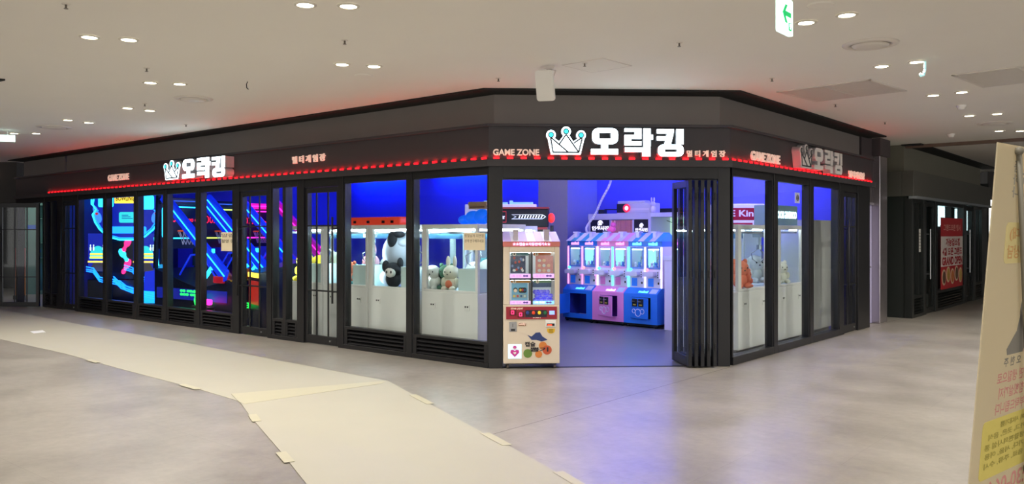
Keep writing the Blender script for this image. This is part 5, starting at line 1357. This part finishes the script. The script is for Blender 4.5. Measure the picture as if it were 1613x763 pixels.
M_sprint = mat('blue_side_print',(26,34,120),0.4,emit=(24,40,190),strength=0.35,noise=0.5,nscale=5)
def make_hoop(x, y, neon, frame_m, digits, label, sub, pinkish=False, rail_neon=None):
    """street basketball machine: local +x is the player's side"""
    r = thing('basketball_machine', label, 'arcade machine', group='basketball arcade machines'); FL.set(r, x, y, 0, 0.06)
    w = 0.46
    prof = [(-1.25,0.0),(1.20,0.0),(1.20,0.72),(1.05,0.80),(0.2,0.62),(-1.25,0.95)]
    b = MB(); b.prism(prof,-w,w); b.build('ball_cabinet', M_bcab, r, bevel=0.01)
    b = MB(); b.box(1.201,1.215,-w+0.05,w-0.05,0.12,0.66); fp = b.build('front_panel', M_black, r)
    b = MB()
    put_text(b,'SPEED ROCKET',-0.36,0.36,0.30,0.40,0,0.004,0,0.02); b.xform(Matrix.Translation((1.219,0,0)) @ Matrix.Rotation(pi/2,4,'Z')); b.build('front_lettering', N_green if not pinkish else N_pink, fp)
    for s in (-1,1):
        b = MB(); y0 = s*w
        b.prism([(-1.02,2.25),(-0.85,2.38),(1.07,0.96),(0.97,0.75)], y0-0.035, y0+0.035); sr = b.build('slanted_rail', frame_m, r, bevel=0.006, seg=1)
        b = MB(); b.tube([(-0.87,y0-0.043,2.27),(1.02,y0-0.043,0.87)],0.010,8); b.build('rail_neon', rail_neon or neon, sr, smooth=True)
        b = MB(); b.prism([(-1.25,0.95),(-1.17,0.95),(-1.06,2.42),(-1.14,2.42)], y0-0.03, y0+0.03); b.build('rear_upright', M_bcab, r)
        b = MB(); b.prism([(0.15,0.66),(0.62,1.06),(0.66,1.02),(0.22,0.62)], y0-0.02, y0+0.02); b.prism([(0.62,1.06),(0.62,1.34),(0.66,1.34),(0.66,1.02)], y0-0.02, y0+0.02); b.build('side_brace', N_cyan if not pinkish else N_pink, r)
        b = MB(); b.tube([(-0.40,y0,0.85),(-0.05,y0,1.22),(0.28,y0,1.24),(0.75,y0,0.80)],0.016,8); b.build('side_guard', frame_m, r, smooth=True)
    b = MB(); b.box(-1.14,-1.08,-w+0.03,w-0.03,1.32,2.30); bb = b.build('backboard', M_bcab, r)
    fr = MB(); q = rrect(-w+0.06,w-0.06,1.52,2.12,0.06); fr.tube([(-1.07,yy,z) for yy,z in q]+[(-1.07,q[0][0],q[0][1])],0.012,8); fr.build('backboard_neon', neon, bb, smooth=True)
    b = MB(); put_text(b,digits,-0.30,0.02,1.83,1.98,0,0.004,0,0.0); put_text(b,sub,0.14,0.33,1.84,1.90,0,0.004,0,0.0)
    b.xform(Matrix.Translation((-1.072,0,0)) @ Matrix.Rotation(pi/2,4,'Z')); b.build('score_digits', N_red, bb)
    b = MB(); b.box(-1.13,-1.03,-w,w,2.17,2.30); hb = b.build('header_board', M_bcab if not pinkish else mat('pink_header',(230,30,150),0.4,emit=(230,20,150),strength=0.8), r, bevel=0.01)
    b = MB(); b.box(-1.029,-1.024,-0.36,0.36,2.225,2.245); b.build('header_stripe', N_dim if not pinkish else N_pink, hb)
    b = MB(); b.torus((-0.82,0,1.66),0.20,0.012,'z',28,8); b.box(-1.07,-1.0,-0.05,0.05,1.645,1.675); hp_ = b.build('hoop', mat('hoop_orange',(230,90,40),0.4,emit=(230,80,30),strength=0.3), r, smooth=False)
    b = MB()
    for i in range(12):
        t = 2*pi*i/12; t2 = t+2*pi/12
        b.cyl((-0.82+0.2*cos(t),0.2*sin(t),1.65),(-0.82+0.12*cos(t2),0.12*sin(t2),1.40),0.004,n=5); b.cyl((-0.82+0.2*cos(t2),0.2*sin(t2),1.65),(-0.82+0.12*cos(t),0.12*sin(t),1.40),0.004,n=5)
    b.build('net', M_mwht, hp_)
    b = MB(); b.box(-1.15,1.05,-w-0.010,-w-0.001,0.40,0.60); sp_ = b.build('side_print', M_sprint if not pinkish else mat('pink_side_print',(120,20,110),0.4,emit=(150,20,140),strength=0.3,noise=0.3,nscale=6), r)
    if sub == '00 0':
        b = MB(); put_text(b,'00 00:0',-0.37,0.13,0.54,0.585,-w-0.015,0.004,0,0.03); put_text(b,'000 00',-0.37,0.13,0.475,0.52,-w-0.015,0.004,0,0.03); b.build('green_lettering', N_green, sp_)
        b = MB(); b.box(0.70,0.98,-w-0.05,-w+0.10,0.74,0.86); b.build('red_pad', mat('red_pad',(190,24,50),0.4,emit=(190,20,50),strength=0.25), r, bevel=0.015)
    b = MB(); b.box(0.93,1.12,-w+0.04,w-0.04,0.775,0.80); b.build('player_ledge', mat('yellow_ledge',(190,150,40),0.5,noise=0.2,nscale=14) if not pinkish else N_pink, r)
    return r
make_hoop(-7.55, 0.88, N_cyan, M_bpan, '00:0', 'basketball machine with blue rails nearest the window', '00 0')
make_hoop(-8.40, 2.15, N_lime, M_bpan, '00:7', 'basketball machine with lime neon scoreboard behind the blue one', '000', rail_neon=N_cyan)
make_hoop(-9.00, 3.45, N_pink, mat('pink_rail',(190,30,170),0.35,emit=(200,20,180),strength=0.35,noise=0.1), '07:3', 'pink neon basketball machine seen through the barred door', '0000', True)
ballm = mat('basketball_orange', (210, 110, 50), 0.6, noise=0.1)
for i, (x, y, l) in enumerate(((-6.9,0.72,'left'),(-6.65,1.0,'middle'),(-7.0,1.05,'rear'))):
    if i == 0:
        b0 = thing('basketball', 'x', 'ball', group='basketballs in the machine trough')
        b = MB(); b.ball((0,0,0),0.10,20,14); b.build('ball_skin', ballm, b0, smooth=True)
        b = MB(); b.torus((0,0,0),0.1005,0.003,'z',28,5); b.torus((0,0,0),0.1005,0.003,'y',28,5); b.build('ball_seam', M_dark, b0); o = b0
    else: o = copy_tree(b0)
    FL.set(o, x, y, (0.835,0.885,0.815)[i]); o['label'] = 'orange basketball in the trough of the blue machine, '+l+' one'
# low lit gun machine in front of the middle door, and floor neon
r = thing('racing_cabinet', 'black and yellow arcade cabinet low behind the neon door, red picture on its side', 'arcade machine'); FL.set(r, -5.80, 0.98, 0, -0.3)
b = MB(); b.box(-0.35,0.35,-0.35,0.45,0.0,0.95); b.xprism([(-0.35,0.95),(0.45,0.95),(0.45,1.15)],-0.35,0.35); b.build('cabinet_body', M_bcab, r, bevel=0.01)
b = MB(); b.box(-0.34,0.34,-0.362,-0.35,0.86,0.94); b.build('yellow_trim', N_yel, r)
b = MB(); b.box(-0.28,0.28,-0.360,-0.35,0.40,0.80); b.build('red_picture', mat('red_game_picture',(190,50,40),0.4,emit=(190,40,30),strength=0.35,noise=0.3,nscale=8), r)
r = thing('ring_light_toy', 'green ring lamp and pink lamp on the floor below the basketball machine', 'lamp'); FL.set(r, -7.15, 0.32, 0.0)
b = MB(); b.torus((0,0,0.42),0.09,0.022,'y',24,8); b.build('green_ring', N_green, r, smooth=True)
b = MB(); b.box(0.16,0.42,-0.04,0.04,0.36,0.46); b.build('pink_lamp', N_pink, r, bevel=0.02)
b = MB(); b.box(-0.12,0.45,-0.06,0.06,0.0,0.33); b.build('lamp_base', M_dark, r, bevel=0.01)
r = thing('red_fire_extinguisher', 'red fire extinguisher on the floor behind the neon door', 'extinguisher'); FL.set(r, -5.05, 0.75)
b = MB(); b.lathe([(0.001,0),(0.075,0.0),(0.08,0.02),(0.08,0.36),(0.06,0.42),(0.025,0.45),(0.025,0.48),(0.001,0.48)],n=20); b.build('bottle', mat('extinguisher_red',(190,24,30),0.35,noise=0.05), r, smooth=True)
b = MB(); b.box(-0.02,0.09,-0.015,0.015,0.48,0.50); b.tube([(0.02,0,0.48),(0.11,0,0.44),(0.11,0,0.25)],0.010); b.build('valve_hose', M_dark, r)

FW = Frame((0,0), (1,0))
r = thing('red_roll_banner', 'red to orange standing banner behind the open glass door at the far left', 'banner'); FW.set(r, -12.02, 20.2)
b = MB(); b.box(-0.13,0.13,0.0,0.012,0.10,1.26); m = bpy.data.materials.new('red_orange_print'); m.use_nodes = True
nt = m.node_tree; tc = nt.nodes.new('ShaderNodeTexCoord'); sx = nt.nodes.new('ShaderNodeSeparateXYZ'); cr = nt.nodes.new('ShaderNodeValToRGB')
nt.links.new(tc.outputs['Generated'], sx.inputs[0]); nt.links.new(sx.outputs[2], cr.inputs[0]); nt.links.new(cr.outputs[0], nt.nodes['Principled BSDF'].inputs['Base Color'])
cr.color_ramp.elements[0].position = 0.35; cr.color_ramp.elements[0].color = lin((214,120,40)); cr.color_ramp.elements[1].position = 0.6; cr.color_ramp.elements[1].color = lin((176,30,46))
b.build('banner_sheet', m, r)
b = MB(); b.box(-0.14,0.14,-0.05,0.06,0.0,0.10); b.box(-0.13,0.13,-0.005,0.017,1.26,1.28); b.build('banner_base', M_dark, r)
r = thing('teal_display_cabinet', 'pale teal lit display cabinet behind the open glass door', 'display cabinet'); FW.set(r, -12.27, 21.9)
M_teal = mat('teal_cabinet', (84,126,122), 0.5, noise=0.06); M_teall = mat('teal_lit_back', (150,206,190), 0.5, emit=(140,206,186), strength=0.28, noise=0.08)
b = MB(); b.box(-0.62,-0.24,0,0.5,0,2.42); b.box(-0.24,0.26,0.40,0.5,0,2.42,1); b.box(-0.24,0.26,0,0.40,2.36,2.42); b.box(-0.24,0.26,0,0.40,0.0,0.10); b.box(0.26,0.30,0,0.5,0,2.42); b.build('cabinet_body', [M_teal, M_teall], r)
for z in (0.95,1.35,2.0):
    b = MB(); b.box(-0.24,0.26,0.02,0.40,z,z+0.025); b.build('shelf', M_teal, r)
b = MB(); b.box(0.02,0.14,0.36,0.39,1.45,1.90); b.build('lit_panel', glow('pale_lit_panel',(220,240,230),0.9), r)
b = MB(); b.box(-0.56,-0.30,-0.012,0.0,1.72,1.84); b.build('blue_sticker', mat('blue_sticker',(40,90,190),0.5,noise=0.1), r)
for i, (x, z, m_, l) in enumerate(((-0.12,0.10,P_green,'green toy on the bottom shelf of the teal cabinet'),(0.08,0.10,P_yellow,'yellow toy on the bottom shelf of the teal cabinet'),(0.0,0.975,P_pink,'pink toy on the middle shelf of the teal cabinet'))):
    o = thing('shelf_toy', l, 'toy', group='toys in the teal cabinet'); FW.set(o, -12.27+x, 22.1, z)
    b = MB(); b.ball((0,0,0.10),(0.08,0.07,0.10)); b.ball((0,0,0.24),(0.06,0.055,0.06)); b.ball((-0.07,-0.03,0.12),(0.03,0.03,0.06)); b.ball((0.07,-0.03,0.12),(0.03,0.03,0.06)); b.build('toy_body', m_, o, smooth=True)
b = MB(); b.box(-30, -10.2, 24.5, 24.7, 0, CEIL)
o = b.build('wall_far_left', mat('far_dark_wall',(58,58,56),0.6,noise=0.1)); struct(o, 'dark wall far beyond the left end of the shop', 'wall')
b = MB(); b.box(-30, -11.75, 19.6, 20.0, 2.34, CEIL-0.001)
o = b.build('wall_far_left_bulkhead', mat('far_dark_bulkhead',(52,48,46),0.6,noise=0.08)); struct(o, 'dark bulkhead at the far left under the ceiling', 'wall')
b = MB(); b.box(-14.6, -12.2, -0.03, 0.03, -0.03, 0.03)
o = b.build('cove_light', glow('pale_cove_light', (255, 214, 205), 1.2)); FW.set(o, 0, 19.55, 3.02); tag(o, 'thin pale cove light at the far left under the ceiling', 'light')

b = MB(); b.box(-27.2,-27.0,-8,24.5,0,CEIL)  # unseen wall added to keep the bright world out of the glass
o = b.build('wall_west_occluder', mat('occluder_dark',(60,57,54),0.6,noise=0.1)); struct(o, 'added dark wall, unseen at left, that darkens the window reflections', 'wall')
downlight(-12.4, 20.9, 'added unseen downlight over the teal cabinet beyond the open glass door')  # unseen lamp added to brighten the cabinet and wall back here
# ------------------------------------------------------------------ right of the shop: service door, clad column, corridor
M_grey = mat('dark_plum_wall', (66, 58, 62), 0.6, noise=0.05)
b = MB(); b.box(5.50, 6.72, 0.14, 0.50, 2.16, CEIL); b.box(5.50, 5.60, 0.14, 0.50, 0, 2.16); b.box(6.24, 6.60, 0.14, 0.50, 0, 2.16)
o = b.build('wall_right', M_grey); FR.set(o); struct(o, 'dark wall round the pale service door', 'wall')
M_door = mat('purple_tinted_door', (184, 178, 218), 0.45, noise=0.03)  # lavender in the base colour stands for purple light on a grey door
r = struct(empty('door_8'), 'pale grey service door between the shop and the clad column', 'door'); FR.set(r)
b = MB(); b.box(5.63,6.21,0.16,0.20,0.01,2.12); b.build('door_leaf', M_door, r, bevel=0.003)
b = MB(); b.box(5.60,5.63,0.12,0.22,0,2.16); b.box(6.21,6.24,0.12,0.22,0,2.16); b.box(5.63,6.21,0.12,0.22,2.12,2.16); b.build('door_frame', mat('door_frame_grey',(120,116,126),0.45,noise=0.04), r)
b = MB(); b.cyl((5.74,0.15,1.02),(5.74,0.10,1.02),0.012,n=10); b.cyl((5.74,0.10,1.02),(5.88,0.10,1.02),0.012,n=10); b.cyl((5.74,0.16,1.02),(5.74,0.145,1.02),0.03,n=14); b.build('door_handle', M_steel, r)
M_clad = mat('mirror_steel_cladding', (178, 172, 178), 0.22, 0.85, noise=0.06, nscale=3)
b = MB(); b.box(6.16,6.60,0.02,0.34,0,3.0)
o = b.build('wall_clad_column', M_clad, bevel=0.01); FR.set(o); struct(o, 'steel clad column between the service door and the dark corridor', 'column')
b = MB(); b.box(6.10,6.72,0.0,0.5,3.0,CEIL-0.001)
o = b.build('wall_column_head', M_grey); FR.set(o); struct(o, 'plain wall head above the steel clad column', 'wall')
r = thing('posted_notice', 'white and orange notice sheets stuck on the edge of the clad column', 'notice'); FR.set(r, 6.605, 0.02, 1.15)
b = MB(); b.box(0.0,0.003,0.02,0.24,0.28,0.62); b.build('white_sheet', mat('notice_white',(214,206,200),0.6,noise=0.1,nscale=30), r)
b = MB(); b.box(0.0,0.003,0.01,0.23,0.0,0.27); b.build('orange_sheet', mat('notice_orange',(204,150,110),0.6,noise=0.25,nscale=20), r)
b = MB(); b.box(5.42, 5.50, 0.20, 0.34, 0, CEIL-0.001); o = b.build('wall_right_end', M_grey); FR.set(o); struct(o, 'end return of the right front beside the service door', 'wall')
b = MB(); b.box(-14.63, -14.53, 0.171, 3.0, 2.415, CEIL-0.03); o = b.build('wall_left_end', M_upper); FL.set(o); struct(o, 'return of the fascia at the far left end', 'wall')
# corridor
M_cor = mat('corridor_dark', (26, 32, 30), 0.6, noise=0.1)
b = MB(); b.box(6.62,6.72,0.5,5.0,0,CEIL); b.box(6.62,10.0,5.0,5.1,0,CEIL)
o = b.build('wall_corridor', M_cor); FR.set(o); struct(o, 'dark service corridor walls', 'wall')
b = MB(); b.box(6.72,7.6,0.8,5.0,2.62,2.72)
o = b.build('ceiling_corridor', M_cor); FR.set(o); struct(o, 'low dark ceiling of the service corridor', 'ceiling')
r = thing('corridor_exit_sign', 'green lit running-man exit sign over the dark corridor', 'exit sign'); FR.set(r, 6.80, 0.75, 2.12)
M_xg = mat('exit_green_lit', (20,150,90), 0.4, emit=(20,160,96), strength=0.7)
b = MB(); b.box(0,0.52,0,0.05,0,0.17); b.build('sign_case', M_xg, r)
b = MB(); b.prism([(0.24,0.05),(0.30,0.10),(0.28,0.13),(0.32,0.15),(0.36,0.11),(0.40,0.12),(0.36,0.07),(0.33,0.09),(0.30,0.04)],-0.006,0.001); b.prism([(0.06,0.085),(0.12,0.13),(0.12,0.10),(0.20,0.10),(0.20,0.07),(0.12,0.07),(0.12,0.04)],-0.006,0.001); b.build('sign_print', glow('exit_print',(190,250,220),0.9), r)

# ------------------------------------------------------------------ second shop beyond the corridor
FS = Frame(FR.p(7.50,-0.18)[:2], (0.6397,0.7686))
M_f2 = mat('dark_green_grey_frame', (40, 43, 42), 0.35, 0.3, noise=0.08)
M_u2 = mat('olive_grey_fascia', (116, 113, 100), 0.6, noise=0.06)
M_b2 = mat('dark_fascia_band', (86, 84, 78), 0.55, noise=0.06)
b = MB(); b.box(0.12,7.3,0.18,0.4,2.80,CEIL); b.box(0.12,0.34,0.4,4.5,2.80,CEIL); o = b.build('wall_second_upper', M_u2); FS.set(o); struct(o, 'olive grey upper fascia of the shop beyond the corridor', 'wall')
b = MB(); b.box(-0.03,7.45,-0.03,0.18,2.32,2.80); b.box(-0.03,0.16,0.18,4.5,2.32,2.80); o = b.build('wall_second_band', M_b2, bevel=0.01); FS.set(o); struct(o, 'dark fascia band of the shop beyond the corridor', 'wall')
b = MB(); b.box(-0.05,7.60,-0.09,0.05,2.27,2.32); o = b.build('trim_33', mat('pale_ledge',(150,156,160),0.35,0.4,noise=0.05)); FS.set(o); struct(o, 'pale ledge under the second shop fascia', 'trim')
b = MB(); b.box(0.0,7.6,-0.15,0.2,CEIL-0.022,CEIL-0.001); o = b.build('trim_34', M_black); FS.set(o); struct(o, 'black shadow gap above the second shop', 'trim')
b = MB(); b.box(0.02,0.12,0.10,4.5,0,2.32); o = b.build('wall_second_side', M_cor); FS.set(o); struct(o, 'black side wall of the second shop along the corridor', 'wall')
b = MB(); b.box(0.1,7.3,3.0,3.1,0,CEIL); b.box(7.3,7.4,0.0,3.1,0,2.9); o = b.build('wall_second_back', M_cor); FS.set(o); struct(o, 'dark back wall inside the second shop', 'wall')
n_ = 35
def post2(x0, x1, l):
    global n_
    b = MB(); b.box(x0,x1,0.0,0.14,0,2.29); o = b.build('trim_%d' % n_, M_f2, bevel=0.004); FS.set(o); struct(o, l, 'post'); n_ += 1
for (x0,x1,l) in ((0.0,0.14,'dark corner post of the second shop'),(0.86,1.06,'dark post left of the second shop door'),(1.80,1.98,'dark post left of the red banner window'),(4.45,4.75,'dark post right of the red banner window'),(5.55,5.75,'dark slim post far along the second shop'),(6.50,7.15,'dark end pier of the second shop')): post2(x0,x1,l)
def window2(i, x0, x1, l, vent=True):
    r = struct(empty('window_%d' % i), l, 'window'); FS.set(r)
    zb = 0.42 if vent else 0.10
    b = MB(); b.box(x0,x1,0.01,0.1,2.20,2.29); b.box(x0,x1,0.01,0.1,zb-0.06,zb); b.box(x0,x1,0.0,0.1,0,0.06); b.box((x0+x1)/2-0.025,(x0+x1)/2+0.025,0.01,0.1,zb,2.2); b.build('window_frame', M_f2, r)
    b = MB(); b.box(x0,x1,0.05,0.058,zb,2.21); b.build('pane', M_glass, r)
    if vent:
        b = MB(); b.box(x0+0.02,x1-0.02,0.085,0.095,0.06,zb-0.06,1)
        for k in range(5): z = 0.09+k*0.058; b.xprism([(0.014,z-0.012),(0.022,z-0.018),(0.075,z+0.018),(0.067,z+0.024)],x0+0.04,x1-0.04)
        b.build('louvre_vent', [M_f2, M_black], r)
window2(13,0.14,0.86,'corner window of the second shop with a white paper'); window2(14,1.98,4.45,'second shop window holding the red banner'); window2(15,5.75,6.50,'farthest window of the second shop')
for i, (x0,x1,l) in enumerate(((1.06,1.80,'dark glass door of the second shop left of the red banner'),(4.75,5.55,'dark glass door of the second shop right of the red banner'))):
    r = struct(empty('door_%d' % (9+i)), l, 'door'); FS.set(r)
    b = MB(); b.box(x0+0.01,x0+0.07,0.03,0.07,0.01,2.25); b.box(x1-0.07,x1-0.01,0.03,0.07,0.01,2.25); b.box(x0+0.07,x1-0.07,0.03,0.07,0.01,0.12); b.box(x0+0.07,x1-0.07,0.03,0.07,2.15,2.25); b.build('door_frame', M_f2, r)
    b = MB(); b.box(x0+0.06,x1-0.06,0.045,0.053,0.1,2.2); b.build('pane', M_glass, r)
    b = MB(); b.cyl((x0+0.12,-0.04,0.7),(x0+0.12,-0.04,1.7),0.014,n=10); b.cyl((x0+0.12,-0.04,0.8),(x0+0.12,0.03,0.8),0.009,n=8); b.cyl((x0+0.12,-0.04,1.6),(x0+0.12,0.03,1.6),0.009,n=8); b.build('pull_handle', M_steel, r)
# lit clerestory seen inside, and papers
M_day = glow('cool_window_light', (205, 235, 240), 1.6)
for i, (x, w) in enumerate(((2.75,0.42),(3.50,0.42),(5.2,0.3),(6.1,0.3))):
    b = MB(); b.box(0,w,0,0.03,0,0.46); b.box(-0.03,0,-0.01,0.04,-0.03,0.49); b.box(w,w+0.03,-0.01,0.04,-0.03,0.49)
    o = b.build('lit_light_box', M_day); FS.set(o, x, 0.30, 1.80 if i < 2 else 1.72)
    tag(o, ['left cool-lit light box above the red banner','right cool-lit light box above the red banner','slim cool-lit light box right of the red banner','slim cool-lit light box near the far end of the second shop'][i], 'light box')
M_ban = mat('banner_red', (186, 32, 40), 0.5, noise=0.06); M_banw = mat('banner_white', (226, 214, 206), 0.5, noise=0.03)
r = thing('grand_open_banner', 'red and white GRAND OPEN banner on the second shop window', 'banner'); FS.set(r, 2.20, 0.0, 0.43)
b = MB(); b.box(0,2.05,-0.010,-0.004,0,1.52); bs = b.build('banner_sheet', M_ban, r)
b = MB(); b.box(0,2.05,-0.014,-0.010,0.48,1.12); b.build('white_field', M_banw, bs)
b = MB(); put_text(b,'GRAND OPEN',0.08,1.98,0.50,0.68,-0.018,0.0,0,0.04); put_text(b,'4월 오픈 그랜드',0.10,1.95,0.71,0.88,-0.018,0.0,0,0.03); put_text(b,'가능업소점',0.40,1.75,0.91,1.08,-0.018,0.0,0,0.03); b.build('banner_lettering', mat('banner_letter_red',(180,24,36),0.5,noise=0.05), bs)
b = MB(); put_text(b,'그랜드오픈 행사',0.22,1.85,1.24,1.38,-0.014,0.0,0,0.02); b.build('heading_lettering', mat('banner_pale_pink',(236,170,160),0.5,noise=0.05), bs)
for k in range(5):
    b = MB(); b.cyl((0.25+0.39*k,-0.018,0.25+0.05*(k % 2)),(0.25+0.39*k,-0.010,0.25+0.05*(k % 2)),0.17,n=20); d_ = b.build('dish_picture', mat('dish_rim',(220,190,160),0.5,noise=0.05), bs)
    b = MB(); b.cyl((0.25+0.39*k,-0.022,0.25+0.05*(k % 2)),(0.25+0.39*k,-0.0175,0.25+0.05*(k % 2)),0.13,n=20); b.build('dish_food', [mat('food_%s' % ('brown','ochre','orange','umber','gold')[k],((96,60,40),(190,150,70),(200,110,50),(110,76,50),(210,170,90))[k],0.5,noise=0.4,nscale=20)], d_)
r = thing('window_paper', 'small white paper on the corner door of the second shop', 'paper'); FS.set(r, 0.62, 0.0, 1.25)
b = MB(); b.box(0,0.16,0.040,0.046,0,0.45); b.build('paper_sheet', mat('paper_white',(214,212,206),0.6,noise=0.03), r)
b = MB()
for k in range(6): b.box(0.02,0.14,0.036,0.040,0.06+k*0.06,0.075+k*0.06)
b.build('paper_print', mat('paper_grey_print',(140,138,134),0.6,noise=0.1), r)
# far corridor end
b = MB(); b.box(-2,26,14,14.2,0,CEIL); o = b.build('wall_far_right', mat('far_brown_wall',(40,34,30),0.6,noise=0.1)); FW_ = Frame((14.5,20.0),(0.77,-0.64)); FW_.set(o,0,0); struct(o,'dark far wall at the right end of the mall','wall')
M_fs = glow('far_strip', (255,214,190), 1.6)
for (px, D, z, l) in ((14.2,24.0,2.96,'upper thin ceiling light strip far right beyond the second shop'),(14.5,24.0,2.68,'lower thin ceiling light strip far right beyond the second shop')):
    b = MB(); b.box(-0.5,1.6,-0.04,0.04,-0.02,0.02); b.box(-0.52,-0.5,-0.05,0.05,-0.03,0.03); o = b.build('linear_light', M_fs); FW.set(o, px, D, z); tag(o, l, 'linear light')
b = MB(); b.box(13.0,34,22.6,23.0,2.55,CEIL-0.001)
o = b.build('wall_far_right_bulkhead', mat('far_brown_wall',(40,34,30),0.6)); struct(o, 'dark bulkhead far right beyond the second shop', 'wall')

# ------------------------------------------------------------------ standing banner at the right edge, seen from behind
M_cloth = mat('banner_fabric', (236, 228, 206), 0.8, noise=0.03)
_nt = M_cloth.node_tree; _tl = _nt.nodes.new('ShaderNodeBsdfTranslucent'); _tl.inputs[0].default_value = lin((232, 222, 196)); _ad = _nt.nodes.new('ShaderNodeMixShader'); _ad.inputs[0].default_value = 0.6
_nt.links.new(_nt.nodes['Principled BSDF'].outputs[0], _ad.inputs[1]); _nt.links.new(_tl.outputs[0], _ad.inputs[2]); _nt.links.new(_ad.outputs[0], _nt.nodes['Material Output'].inputs[0])
r = thing('standing_banner', 'pale standing banner seen from behind at the right edge', 'banner')
e = Vector((0.77,0.64,0)).normalized(); k_l = 0.078; nrm = Vector((e.y,-e.x,0))
dn = (-nrm*k_l+Vector((0,0,-1))).normalized(); pn = (-dn).cross(e)
r.matrix_world = Matrix(((e.x,pn.x,-dn.x,1.059),(e.y,pn.y,-dn.y,1.80),(e.z,pn.z,-dn.z,1.80),(0,0,0,1)))
b = MB(); b.box(0,0.60,0,0.003,-1.74,0.0); cl = b.build('banner_sheet', M_cloth, r)
I_grey = mat('faded_grey_print',(168,164,156),0.8,noise=0.05); I_org = mat('faded_orange_print',(220,172,112),0.8,noise=0.05); I_yel = mat('faded_yellow_print',(222,206,110),0.8,noise=0.05)
I_ltyel = mat('faded_pale_yellow',(228,212,150),0.8,noise=0.04); I_red = mat('faded_rose_print',(216,150,144),0.8,noise=0.05); I_dark = mat('faded_dark_print',(136,132,124),0.8,noise=0.05); I_ol = mat('faded_olive_print',(176,164,80),0.8,noise=0.05)
def line(nm, m, rows, y=-0.0006):
    b = MB()
    for t, x0, x1, z0, z1 in rows: put_text(b, t, x0, x1, z0, z1, y, 0.0, 0, 0.02, True)
    b.build(nm, m, cl)
line('vertical_lettering', I_grey, [('품',0.100,0.142,-0.060,-0.034),('하',0.100,0.142,-0.088,-0.063),('나',0.100,0.142,-0.117,-0.092),('국',0.155,0.20,-0.085,-0.045),('민',0.155,0.20,-0.130,-0.090)])
b = MB(); b.prism(rrect(0.085,0.58,-0.268,-0.174,0.015),-0.0005,0.0); b.build('orange_field', I_ltyel, cl)
line('orange_lettering', I_org, [('최대)',0.108,0.215,-0.217,-0.185),('정상담',0.100,0.215,-0.257,-0.226)], -0.0012)
ell = lambda cx, cz, rx, rz, a0=0.0, a1=2*pi, n=28: [(cx+rx*cos(a0+(a1-a0)*i/n), cz+rz*sin(a0+(a1-a0)*i/n)) for i in range(n if a1-a0 > 6 else n+1)]
b = MB(); b.prism(ell(0.30,-0.385,0.085,0.070),-0.0006,0.0); b.prism([(0.220,-0.385),(0.205,-0.43),(0.150,-0.470),(0.155,-0.484),(0.45,-0.484),(0.43,-0.46),(0.385,-0.43),(0.38,-0.385)],-0.0006,0.0); b.build('portrait_hair', I_dark, cl)
b = MB(); b.prism(ell(0.30,-0.405,0.055,0.055),-0.0012,-0.0006); b.prism([(0.28,-0.45),(0.32,-0.45),(0.35,-0.484),(0.25,-0.484)],-0.0012,-0.0006); b.build('portrait_face', mat('faded_skin_print',(220,196,170),0.8,noise=0.03), cl)
line('name_lettering', I_dark, [('오 현 주',0.140,0.245,-0.512,-0.490)])
line('rose_lettering', I_red, [('어떤 생일으로',0.108,0.30,-0.550,-0.523),('아침햇살까지',0.125,0.31,-0.586,-0.559),('늘 부탁드립니다',0.108,0.33,-0.622,-0.595)])
b = MB(); b.prism(rrect(0.048,0.56,-0.768,-0.630,0.015),-0.0005,0.0); b.build('yellow_field', I_yel, cl)
line('olive_lettering', I_ol, [('이 시대기쁨',0.150,0.30,-0.655,-0.641),('가고, 곳은, 음식',0.085,0.31,-0.678,-0.663),('생활편의시설 통',0.066,0.31,-0.700,-0.685),('가다, 서울, 이용',0.070,0.31,-0.722,-0.707),('음료, 주류, 수시',0.072,0.31,-0.744,-0.729)], -0.0012)
line('red_lettering', I_red, [('1:30-064',0.110,0.36,-0.82,-0.778)])
M_pole = mat('grey_pole',(120,116,104),0.5,noise=0.05)
b = MB(); b.cyl((0.105,-0.006,-0.012),(0.32,-0.02,-0.78),0.006,n=8); b.cyl((0.535,-0.006,-0.012),(0.32,-0.02,-0.78),0.006,n=8); b.cyl((0.32,-0.02,-0.78),(0.05,-0.006,-1.72),0.006,n=8); b.cyl((0.32,-0.02,-0.78),(0.55,-0.006,-1.72),0.006,n=8)
b.ball((0.105,-0.006,-0.012),0.010); b.ball((0.535,-0.006,-0.012),0.010); b.ball((0.32,-0.02,-0.78),0.018); b.build('cross_pole', M_pole, r, smooth=True)
b = MB(); b.cyl((0.32,-0.02,-0.78),(0.32,-0.40,-1.785),0.007,n=8); b.build('rear_leg', M_dark, r)
